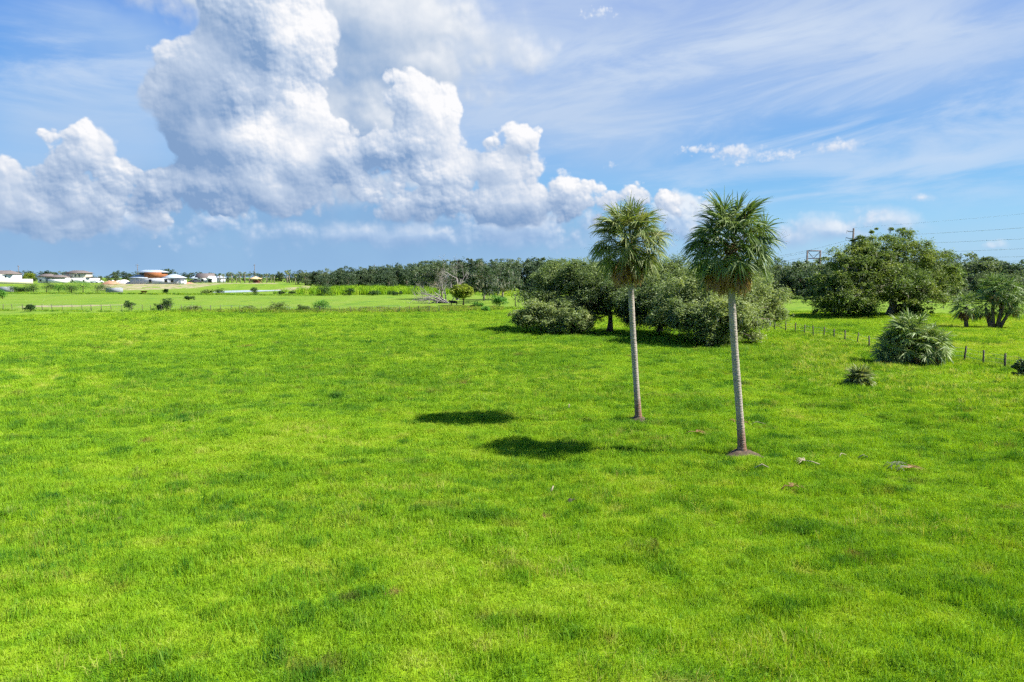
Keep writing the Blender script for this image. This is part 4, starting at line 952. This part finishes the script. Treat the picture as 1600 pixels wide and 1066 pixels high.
band('right_fence_weeds', 'patchy weeds along the foot of the right-hand fence', [g_(1205, 519), g_(1300, 532), g_(1400, 552), g_(1510, 567), g_(1640, 592)], 1.6, 700, .7, .5, 0.45, WEEDS, 23, .3, .1)
SEED = [tuft_mesh('seed_tuft', 260 + k, 9, 0.16, 0.42, 0.012, 0.5) for k in range(3)]
def seed_heads():
    rng = np.random.default_rng(19); n = 26000; r = np.sqrt(rng.uniform(11 ** 2, 60 ** 2, n)); a = rng.uniform(-R(43), R(43), n); x, y = r * np.sin(a), r * np.cos(a)
    p = fbm(x / 4.5 + 5, y / 3.2, 97); k = rng.uniform(size=n) < sstep(p, 0.56, 0.80) * .55; x, y = x[k], y[k]; m = len(x)
    o = scatter('seed_heads', x, y, rng.uniform(.7, 1.2, m), rng.uniform(.5, 1.05, m), rng.uniform(.7, 1.1, m), rng.uniform(0, .45, m), SEED, 19)
    tag(o, 'thin straw-coloured seed stalks standing in patches above the grass', 'seed heads')
seed_heads()

# ------------------------------------------------------------------ ponds
for i, (cx, cy, rx, ry) in enumerate(PONDS):
    th = np.linspace(0, 2 * math.pi, 49)[:-1]; j = 1 + .12 * np.sin(th * 3 + i) + .06 * np.sin(th * 7)
    V = [(cx, cy, -0.12)] + [(cx + rx * 1.12 * math.cos(a) * q, cy + ry * 1.12 * math.sin(a) * q, -0.12) for a, q in zip(th, j)]
    tag(MB().add(V, [], [(0, 1 + k, 1 + (k + 1) % 48) for k in range(48)]).build('pond_water', M['water']), kind='structure')

# ------------------------------------------------------------------ fences
def fence(name, label, pts, h, r, wires, brace=None, rng=None, square=False):
    t = thing(name, label, 'fence', (pts[0][0], pts[0][1], float(gz(pts[0][0], pts[0][1])))); o = t.location.copy()
    tops = []
    for k, (x, y) in enumerate(pts):
        z = float(gz(x, y)); hh = h * rng.uniform(.93, 1.07); lx, ly = rng.normal(0, .06, 2) * hh; rr = r * rng.uniform(.85, 1.2)
        b = Vector((x, y, z - .3)) - o; tp = Vector((x + lx, y + ly, z + hh)) - o
        MB().tube([b, b.lerp(tp, .5), tp], [rr * 1.05, rr, rr * .92], 7, jitter=.06, rng=rng).build('post', M['post'], t); tops.append((b + Vector((0, 0, .3)), tp))
    for f in wires:
        MB().tube([a.lerp(b, f) for a, b in tops], .011, 3, cap=False).build('wire', M['wire'], t)
    if brace:
        a, b = brace; MB().tube([tops[a][0].lerp(tops[a][1], .78), tops[b][0].lerp(tops[b][1], .25)], [.05, .05], 6).build('brace', M['post'], t)
    return t
rng = np.random.default_rng(8)
FR = [(1210.5, 517.5), (1227.6, 518.8), (1242, 521), (1256, 523), (1271, 526), (1287, 528.5), (1303, 531.5), (1320, 535), (1338.4, 539.3), (1358.6, 543.5), (1379, 547.5), (1402, 552), (1430, 556), (1466, 561), (1506, 565), (1536, 572), (1570, 577), (1612, 586), (1665, 597)]
fence('wire_fence', 'fence of dark wooden posts running towards the palm clump on the right', [g_(*p) for p in FR], 1.45, .075, (.35, .6, .85), (0, 1), rng)
FL = [(px, 484.5 + 3.0 * (px + 130) / 460 if px < 330 else 487.5 + 1.5 * math.sin((px - 330) / 150)) for px in np.arange(-120, 700, 15.5)]
FL = [(px + rng.normal(0, .8), py) for px, py in FL]
fence('pasture_fence', 'long low fence of thin weathered posts across the far left side of the field', [g_(*p) for p in FL], 1.5, .06, (.3, .55, .8, .97), None, rng)
rt = ground(805, 480); t = tag(MB().tube([(0, 0, -.3), (.03, 0, 1.7), (0, 0, 3.3)], [.13, .12, .10], 7).build('wooden_post', M['post']), 'lone grey wooden post beside the vivid green bush', 'post'); t.location = rt

# ------------------------------------------------------------------ houses
def house(name, label, cat, px, Y, sink=0.25):
    x = (px - 800) / FPX * Y; return thing(name, label, cat, (x, Y, float(gz(x, Y)) - sink))
def windows(t, rects, y, trim=True):
    for (x0, z0, x1, z1) in rects:
        w = MB().box(x0 - .12, y - .09, z0 - .12, x1 + .12, y - .003, z1 + .12).build('window', M['white'], t)
        MB().box(x0, y - .12, z0, x1, y - .093, z1).build('pane', M['glass'], w)
s = 458 / FPX
t = house('two_storey_house', 'two-storey beige and white house with a brown hip roof, right of its white neighbour', 'house', 122, 458)
MB().box(-8.0, 0, 0, 9.2, 11, 3.5).build('lower_wall', M['white'], t); MB().box(-7.6, .6, 3.503, 6.4, 7.5, 6.6).build('upper_wall', M['cream'], t)
MB().hip(-8.5, -.3, 7.3, 8.2, 6.85, 1.7).build('roof', M['roofb'], t); MB().box(6.6, -.4, 3.55, 9.5, 11.2, 3.75).build('porch_roof', M['roofb'], t)
windows(t, [(-1.3, 4.5, -.3, 5.7), (1.2, 4.3, 2.2, 5.8)], .6); windows(t, [(-3.0, .9, -1.8, 2.5), (4.4, 1.0, 5.4, 2.2)], 0)
MB().box(-3.7, -.08, 0.1, -3.25, -.003, 2.5).build('downpipe', M['greywall'], t)
t = house('bungalow', 'single-storey white house with brown hip roofs, left neighbour of the two-storey house', 'house', 80, 452)
MB().box(-7.7, 0, 0, 1.5, 6.3, 4.4).build('wall', M['white'], t); MB().box(1.503, 1, 0, 10.3, 5.6, 3.9).build('wing_wall', M['white'], t)
MB().hip(-8.6, -.8, 3.0, 7, 4.65, 1.6).build('roof', M['roofb'], t); MB().hip(-2.0, -1.4, 10.6, 6.3, 4.1, 1.5).build('wing_roof', M['roofb'], t)
MB().box(-2.4, -.10, .1, .3, -.004, 3.6).build('garage_door', M['greywall'], t); windows(t, [(-6.5, 1.2, -5.2, 2.6)], 0)
t = tag(MB().box(-.6, 0, 0, 10.8, .25, 2.4).build('garden_wall', M['white']), 'white garden wall in front of the two houses', 'wall'); t.location = ((79 - 800) / FPX * 446, 446, float(gz((85 - 800) / FPX * 446, 446)))
t = house('large_house', 'large pale two-storey house with a brown hip roof at the left edge', 'house', 4, 455)
MB().box(-14, 0, 0, 8.6, 8, 6.0).build('wall', M['white'], t); MB().hip(-14.6, -.7, 9.2, 8.7, 6.25, 2.3).build('roof', M['roofb'], t)
windows(t, [(-11, 3.8, -9.7, 5.2), (-6, 3.8, -4.7, 5.2), (3.0, 3.8, 4.0, 5.0)], 0)
t = house('boundary_wall', 'long cream boundary wall below the large house at the left edge', 'wall', 0, 436)
MB().box(-34, 0, 0, 22, .3, 3.2).build('wall_panel', M['cream'], t); MB().box(-34, -.05, 3.2, 22, .35, 3.35).build('coping', M['white'], t)
t = house('unfinished_building', 'unfinished grey block building with orange sheathing and pale blue hip roofs', 'building', 247, 436)
MB().box(-17, 0, 0, 14.5, 7.7, 3.9).build('block_wall', M['block'], t); MB().box(-7.6, -.2, 3.9, 3.4, 7.5, 7.6).build('upper_wall', M['orange'], t)
MB().box(-13.0, 4, 3.9, -7.61, 7.2, 7.4).build('side_wall', M['roofb'], t)
MB().hip(-17.6, -.8, -5.4, 8, 4.15, 1.9).build('left_roof', M['roofm'], t); MB().hip(2.9, -.8, 15.6, 8.5, 4.15, 2.2).build('right_roof', M['roofm'], t); MB().hip(-13.2, -.2, 4.4, 8, 7.8, 1.3).build('top_roof', M['roofm'], t)
windows(t, [(-5.0, .9, -3.3, 3.0), (5.0, 1.2, 6.7, 3.2), (9.0, 1.2, 10.7, 3.2)], 0); MB().box(-7.8, -.6, 3.75, 3.6, -.21, 3.95).build('canopy', M['roofm'], t)
t = tag(MB().box(-1.8, 0, 0, 2.2, 2.4, 2.9).box(-2.0, -.2, 2.903, 2.4, 2.6, 3.05).box(-.5, -.06, 0.1, .5, -.003, 2.2).build('storage_box', M['white']), 'small white site shed at the right corner of the unfinished building', 'shed'); t.location = ((285 - 800) / FPX * 432, 432, float(gz((285 - 800) / FPX * 432, 432)) - .1)
t = house('gabled_house', 'white house with a brown gable roof and a white garage gable', 'house', 322, 474)
MB().box(-8.5, 0, 0, 8, 7, 3.4).build('wall', M['white'], t); MB().gable(-7, -.6, 5, 7.6, 3.65, 3.0).build('roof', M['roofb'], t)
MB().box(2.6, -3, 0, 6.8, -.003, 3.0).build('garage', M['white'], t); MB().gable(2.2, -3.5, 7.2, 5, 3.2, 1.6, .2, 'y').build('garage_roof', M['white'], t); MB().box(3.4, -3.1, .1, 6.1, -3.004, 2.5).build('garage_door', M['glass'], t)
MB().hip(-10.3, -1.2, -4.5, 6, 3.3, 1.6).build('porch_roof', M['roofm'], t); MB().hip(6.0, .5, 11.5, 9, 3.4, 2.0).build('side_roof', M['greywall'], t); MB().box(7.5, 1.2, 0, 11, 8, 3.2).build('side_wall', M['block'], t)
windows(t, [(-7.2, 1, -5.6, 2.6), (-2.6, 1, -1.0, 2.6)], 0)
t = house('gazebo', 'open tan-roofed gazebo on the green bank among the planted palms', 'gazebo', 401, 452)
MB().hip(-3.3, -3.3, 3.3, 3.3, 3.0, 1.5).build('roof', M['tan'], t)
for (a, b) in ((-2.6, -2.6), (2.6, -2.6), (-2.6, 2.6), (2.6, 2.6)): MB().tube([(a, b, 0), (a, b, 1.4), (a, b, 2.74)], .16, 6).build('post', M['redwood'], t)
MB().box(-2.8, -2.8, .1, 2.8, 2.8, .4).box(-2.0, 1.6, .403, 2.0, 2.2, 2.2).build('deck', M['redwood'], t)
for (px, Y, w, lab, z1) in ((10, 352, 9, 'grey wall panel at the left edge below the hedge row', 2.6), (180, 343, 8.5, 'short grey wall between the dark shrubs and the bare soil', 2.3)):
    x = (px - 800) / FPX * Y; t = MB().box(-w / 2, 0, -.5, w / 2, .25, z1).build('low_wall', M['greywall']); t.location = (x, Y, float(gz(x, Y))); MB().box(-w / 2 - .05, -.06, z1 + .003, w / 2 + .05, .31, z1 + .12).build('coping', M['block'], t); tag(t, lab, 'wall')

# vehicles, soil heaps, trough
def car(mat):
    t = thing('parked_car', None, None)
    prof = [(-2.2, .35), (-2.2, .85), (-1.9, 1.0), (-1.3, 1.05), (-.8, 1.5), (.9, 1.52), (1.5, 1.05), (2.1, .95), (2.25, .7), (2.25, .35)]
    V = [(x, -.9, z) for x, z in prof] + [(x, .9, z) for x, z in prof]; n = len(prof); m = bpy.data.meshes.new('body')
    m.from_pydata(V, [], [tuple(range(n))[::-1], tuple(range(n, 2 * n))] + [(i, (i + 1) % n, n + (i + 1) % n, n + i) for i in range(n)]); m.materials.append(mat)
    b = bpy.data.objects.new('body', m); COL.objects.link(b); b.parent = t
    MB().add([(-1.15, -.91, 1.08), (1.3, -.91, 1.08), (.8, -.91, 1.44), (-.75, -.91, 1.44)], [(0, 1, 2, 3)]).add([(-1.15, .91, 1.08), (1.3, .91, 1.08), (.8, .91, 1.44), (-.75, .91, 1.44)], [(3, 2, 1, 0)]).build('side_windows', M['glass'], t)
    for x in (-1.35, 1.4):
        for y in (-.92, .72): MB().tube([(x, y, .33), (x, y + .1, .33), (x, y + .2, .33)], .33, 12).build('wheel', M['tyre'], t)
    return t
c0 = car(M['carw']); c1 = None
for i, (px, Y, rz, sc, lab) in enumerate(((150, 452, .1, 1.15, 'white car parked right of the two-storey house'), (158, 458, .3, 1.1, 'white car farthest from the two-storey house'), (176, 452, 0, 1.2, 'pale car behind the orange dirt heap'), (193, 448, .5, 1.2, 'white car nearest the unfinished building'))):
    x = (px - 800) / FPX * Y; loc = (x, Y, float(gz(x, Y)))
    if i == 0: c0.location = loc; c0.rotation_euler = (0, 0, rz); c0.scale = (sc,) * 3; tag(c0, lab, 'car', 'cars by the building site')
    else: copy_thing(c0, loc, rz, (sc,) * 3, lab, 'cars by the building site')
for (px, rz, lab) in ((303, .2, 'dark car beside the gabled house'), (310, 1.0, 'second dark car, close to the gabled house porch')):
    c = car(M['card']); x = (px - 800) / FPX * 462; c.location = (x, 462, float(gz(x, 462))); c.rotation_euler = (0, 0, rz); c.scale = (1.25,) * 3; tag(c, lab, 'car')
def heap(name, label, px, Y, w, d, h, mat, seed, cat='heap'):
    x = (px - 800) / FPX * Y; rng = np.random.default_rng(seed); n = 18; g = np.linspace(-1, 1, n); X, Y2 = np.meshgrid(g, g)
    Z = h * np.clip(1 - (X ** 2 + Y2 ** 2), 0, 1) ** .8 * (0.55 + .9 * fbm(X * 2.5 + seed, Y2 * 2.5, seed)) - .15
    V = np.stack([X * w / 2, Y2 * d / 2, Z], -1).reshape(-1, 3); Q = [(i * n + j, i * n + j + 1, (i + 1) * n + j + 1, (i + 1) * n + j) for i in range(n - 1) for j in range(n - 1)]
    o = build(name, V, np.array(Q), mat, smooth=False); o.location = (x, Y, float(gz(x, Y))); return tag(o, label, cat)
heap('dirt_heap', 'orange dirt heap left of the unfinished building', 176, 436, 11, 7, 2.2, M['soil'], 1)
heap('dirt_heap', 'smaller orange dirt heap right of the unfinished building', 295, 438, 8, 5, 1.0, M['soil'], 2)
heap('rubble_heap', 'pale rubble heap at the left corner of the unfinished building', 196, 440, 9, 5, 2.3, M['rubble'], 3)
heap('rubble_heap', 'low pale rubble heap beside the orange dirt', 187, 442, 6, 4, 1.8, M['rubble'], 4)
heap('ant_mound', 'small dark mound of broken soil among the lush grass on the left', 168, 17.0 + 5.2, .9, .7, .18, M['mound'], 5, 'mound')
rt = ground(225, 460); t = thing('feed_trough', 'rusty brown feed trough in front of the unfinished building', 'trough', rt)
MB().add([(-1.4, -.5, 1.5), (1.4, -.5, 1.5), (1.4, .6, 1.5), (-1.4, .6, 1.5), (-.8, -.25, .8), (.8, -.25, .8), (.8, .35, .8), (-.8, .35, .8)], [(4, 5, 1, 0), (5, 6, 2, 1), (6, 7, 3, 2), (7, 4, 0, 3), (7, 6, 5, 4)]).build('hopper', M['rust'], t)
for a in (-.7, .7):
    for b in (-.2, .3): MB().tube([(a * 1.2, b, -.1), (a * 1.05, b, .4), (a, b, .82)], .07, 5).build('leg', M['rust'], t)

# ------------------------------------------------------------------ power line
def ppole(px, Y, top, label, arms=(), rz=0, r=.18, name='power_pole', cat='pole', wirez=()):
    x = (px - 800) / FPX * Y; z = float(gz(x, Y)); h = HC - (top - HORIZON) / FPX * Y - z; t = thing(name, label, cat, (x, Y, z), rz)
    MB().tube([(0, 0, -.5), (0, 0, h * .5), (0, 0, h)], [r * 1.3, r * 1.1, r * .8], 8).build('pole', M['pole'], t)
    for (dz, a, b) in arms:
        MB().tube([(a, 0, h - dz + (.25 if a < 0 and b == 0 else 0)), ((a + b) / 2, 0, h - dz), (b, 0, h - dz)], .10, 6).build('crossarm', M['pole'], t)
        for q in {a, b} - {0}:
            MB().tube([(q, 0, h - dz), (q, 0, h - dz - .25), (q, 0, h - dz - .5)], .07, 6).build('insulator', M['greywall'], t)
    return t, Vector((x, Y, z + h))
pA, tA = ppole(1328, 205, 358, 'tall power pole with side arms standing above the great oak', ((1.0, -2.0, 0), (3.0, -2.2, 0)), .0, .32)
x, Y = (1268 - 800) / FPX * 285, 285; z = float(gz(x, Y)); t = thing('transmission_tower', 'steel H-shaped power frame with crossed bracing above the wood', 'pylon', (x, Y, z)); hz = HC + 40 / FPX * Y - z
for a in (-2.7, 2.7): MB().tube([(a, 0, -.5), (a, 0, hz * .5), (a, 0, hz)], [.42, .38, .34], 7).build('leg', M['pole'], t)
MB().tube([(-3.0, 0, hz - .2), (0, 0, hz - .2), (3.0, 0, hz - .2)], .26, 5).build('crossbeam', M['pole'], t); MB().tube([(-2.7, 0, hz - 3.3), (0, 0, hz - 3.3), (2.7, 0, hz - 3.3)], .2, 5).build('crossbeam', M['pole'], t)
MB().tube([(-2.7, 0, hz - .3), (0, 0, hz - 3.2)], .12, 4).tube([(2.7, 0, hz - .3), (0, 0, hz - 3.2)], .12, 4).build('bracing', M['pole'], t)
pB, tB = ppole(2200, 118, 310, 'power pole outside the right edge that carries the lines onward', ((1.0, -2.0, 2.0), (3.4, -2.2, 2.2)), .6, .2)
for (px, top, lab) in ((33, 415, 'thin pole behind the cream boundary wall'), (218, 413, 'thin pole behind the unfinished building'), (400, 413, 'thin pole rising behind the gazebo'), (586, 413, 'thin pole rising out of the long wood')):
    ppole(px, 500, top, lab, ((.8, -.9, .9),), 0, .20, 'utility_pole')
def line(a, b, sag, label, r=.022):
    a, b = Vector(a), Vector(b); o = Vector(a); pts = []
    for k in range(25):
        u = k / 24; p = a.lerp(b, u) - o; p.z -= sag * 4 * u * (1 - u); pts.append(p)
    t = MB().tube(pts, r, 4, cap=False).build('power_line', M['wire']); t.location = o; tag(t, label, 'cable', 'power lines')
Bx, By = (2200 - 800) / FPX * 118, 118.0
for k, (yr, zA, lab) in enumerate(((330, 22.4, 'faint topmost shield wire at the right edge'), (353, 19.6, 'highest bold power line at the right edge'), (371, 17.2, 'second bold power line at the right edge'), (387, 14.6, 'third power line at the right edge'), (400, 13.2, 'fourth power line, low at the right edge'), (407, 12.2, 'lowest power line above the right-hand trees'))):
    u = 0.75; A = Vector((tA.x, tA.y, zA)); q = 0.43; R_ = at(1600, yr, 161.0); Bz = A.z + (R_.z - A.z + 1.0) / q
    line(A, (Bx, By, A.z + (R_.z + 0.9 * 1.0 - A.z) / q * 1.0), 0.9, lab, .014 if k == 0 else .027)
for k, (y0, y1, lab) in enumerate(((399, 378, 'upper cable running left from the tall power pole'), (408, 388, 'lower cable running left from the tall power pole'))):
    line(at(1180, y0 + 6, 300), at(1326, y1 - 3, 205), 0.8, lab, .035)
line(at(1180, 408, 330), at(1262, 394, 285), 0.4, 'cable reaching the steel power frame from the left', .035)

# ------------------------------------------------------------------ cow
def skin_body(name, verts, edges, radii, mat, parent, sub=2):
    me = bpy.data.meshes.new(name); me.from_pydata(verts, edges, []); me.materials.append(mat)
    o = bpy.data.objects.new(name, me); COL.objects.link(o); o.parent = parent
    md = o.modifiers.new('skin', 'SKIN'); md.use_smooth_shade = True
    sv = me.skin_vertices[0] if me.skin_vertices else None
    if sv is None:
        import bmesh
        bm = bmesh.new(); bm.from_mesh(me); bm.verts.layers.skin.verify(); bm.to_mesh(me); bm.free(); sv = me.skin_vertices[0]
    for i, r in enumerate(radii): sv.data[i].radius = (r, r) if np.isscalar(r) else r
    sv.data[0].use_root = True
    o.modifiers.new('sub', 'SUBSURF').levels = sub; o.modifiers['sub'].render_levels = sub
    return o
def cow(loc, rz, label):
    t = thing('cow', label, 'cow', loc, rz)
    V = [(-.75, 0, 1.12), (-.3, 0, 1.02), (.25, 0, .98), (.65, 0, 1.08), (1.0, 0, 1.22), (1.25, 0, 1.28), (1.55, 0, 1.12),
         (-.8, .2, .95), (-.92, .22, .52), (-.85, .22, .04), (-.8, -.2, .95), (-.80, -.22, .52), (-.74, -.22, .04),
         (.68, .2, .85), (.70, .2, .45), (.66, .2, .04), (.68, -.2, .85), (.60, -.2, .45), (.62, -.2, .04), (-.98, 0, 1.1), (-1.04, 0, .5)]
    E = [(0, 1), (1, 2), (2, 3), (3, 4), (4, 5), (5, 6), (0, 7), (7, 8), (8, 9), (0, 10), (10, 11), (11, 12), (3, 13), (13, 14), (14, 15), (3, 16), (16, 17), (17, 18), (0, 19), (19, 20)]
    r = [.33, .40, .40, .36, .24, .19, .11, .20, .09, .06, .20, .09, .06, .14, .075, .055, .14, .075, .055, .04, .03]
    skin_body('body', V, E, r, M['cow'], t)
    MB().tube([(1.22, .12, 1.42), (1.15, .25, 1.45), (1.08, .38, 1.40)], [.03, .06, .02], 5).build('ear', M['cow'], t); MB().tube([(1.22, -.12, 1.42), (1.15, -.25, 1.45), (1.08, -.38, 1.40)], [.03, .06, .02], 5).build('ear', M['cow'], t)
cow(ground(709, 477.5), math.pi, 'black cow standing beside the small round yellow-green tree')

# ------------------------------------------------------------------ litter in the grass
def stick(name, label, px, py, L, ang, mat, cat, bend=.2, r=.02, n=1, seed=0, z=.12):
    g = ground(px, py); rng = np.random.default_rng(seed); mb = MB()
    for k in range(n):
        a = ang + (rng.normal(0, .7) if k else 0); l = L * (rng.uniform(.4, .9) if k else 1); o = np.array([rng.normal(0, .2), rng.normal(0, .15), 0]) if k else np.zeros(3)
        c, s_ = math.cos(a), math.sin(a); hh = rng.uniform(0, .18)
        mb.tube([o + (-c * l / 2, -s_ * l / 2, z), o + (-s_ * bend * l * .6, c * bend * l * .6, z + .06 + hh), o + (c * l / 2, s_ * l / 2, z + .03 + hh * .5)], [r, r * .8, r * .4], 5)
    o = mb.build(name, mat); o.location = g; return tag(o, label, cat)
def fallen_frond(px, py, ang, L, label, seed, mat='bleached', n=16):
    g = ground(px, py); t = thing('fallen_frond', label, 'palm frond', g); rng = np.random.default_rng(seed); m1 = MB(); c, s_ = math.cos(ang), math.sin(ang)
    m1.tube([(-c * L, -s_ * L, .12), (-c * L * .5 - s_ * .1, -s_ * L * .5 + c * .1, .22), (0, 0, .20)], [.03, .02, .015], 5).build('stalk', M[mat], t)
    m2 = MB()
    for k in range(n):
        a = ang + rng.uniform(-1.3, 1.3); l = rng.uniform(.35, .7); q = (math.cos(a) * l, math.sin(a) * l, rng.uniform(.08, .22)); w = .015
        m2.add([(-w, 0, .18), (w, 0, .18), (q[0] * .5 + w, q[1] * .5, .26), (q[0] * .5 - w, q[1] * .5, .26), q], [(0, 1, 2, 3)], [(3, 2, 4)])
    m2.build('blade', M[mat], t)
fallen_frond(1258, 727, 2.6, .55, 'curled bleached palm frond lying right of the nearer palm', 1)
fallen_frond(1420, 738, .3, .6, 'grey-brown dead frond spread in the grass on the right', 2, 'deadpalm', 20)
fallen_frond(1088, 681, .1, .6, 'dry brown frond between the two palm trunks', 3, 'deadpalm', 22)
fallen_frond(1150, 663, 3.0, .6, 'brown frond litter just left of the nearer trunk', 4, 'deadpalm', 14)
fallen_frond(1236, 768, .2, .4, 'reddish-brown scrap of dead frond below the nearer palm', 5, 'deadpalm', 14)
stick('dry_stick', 'short bleached stick just below the nearer palm', 1190, 737, .55, -.5, M['bleached'], 'stick', r=.035)
stick('dry_stick', 'thin pale stick halfway between the curled frond and the dead frond', 1316, 719, .5, .5, M['bleached'], 'stick', r=.022)
stick('dry_stick', 'pale leaning stick nearest the spread dead frond', 1348, 721, .4, -.8, M['bleached'], 'stick', r=.025)
stick('dry_stick', 'long thin pale stick right of the nearer trunk', 1183, 668, .9, -.15, M['bleached'], 'stick', r=.014)
stick('dead_branch', 'tangle of bare twigs beside the spread dead frond', 1400, 735, .8, .3, M['dead'], 'branch', n=9, r=.012, seed=4)
stick('dry_stick', 'white upright splinter in the grass below the palm shadows', 890, 643, .3, 1.2, M['bleached'], 'stick', r=.03, z=.25)
g = ground(859, 774); t = MB().tube([(0, 0, 0), (.02, 0, .2), (.06, 0, .38)], [.035, .04, .015], 6).build('plant_label_stake', M['bleached']); t.name = 'white_stake'; t.location = g; t.rotation_euler = (0, .2, 0); tag(t, 'small white stake standing in the grass below the nearer palm shadow', 'stake')
g = ground(890, 790); t = MB().tube([(0, 0, -.05), (0, 0, .12), (.02, 0, .24)], [.11, .09, .05], 9, jitter=.25, rng=rng).tube([(.05, 0, .15), (.15, .05, .22), (.22, .05, .18)], [.03, .025, .01], 5).build('tree_stump', M['char']); t.location = g; tag(t, 'small dark rotten stump in the open grass', 'stump')
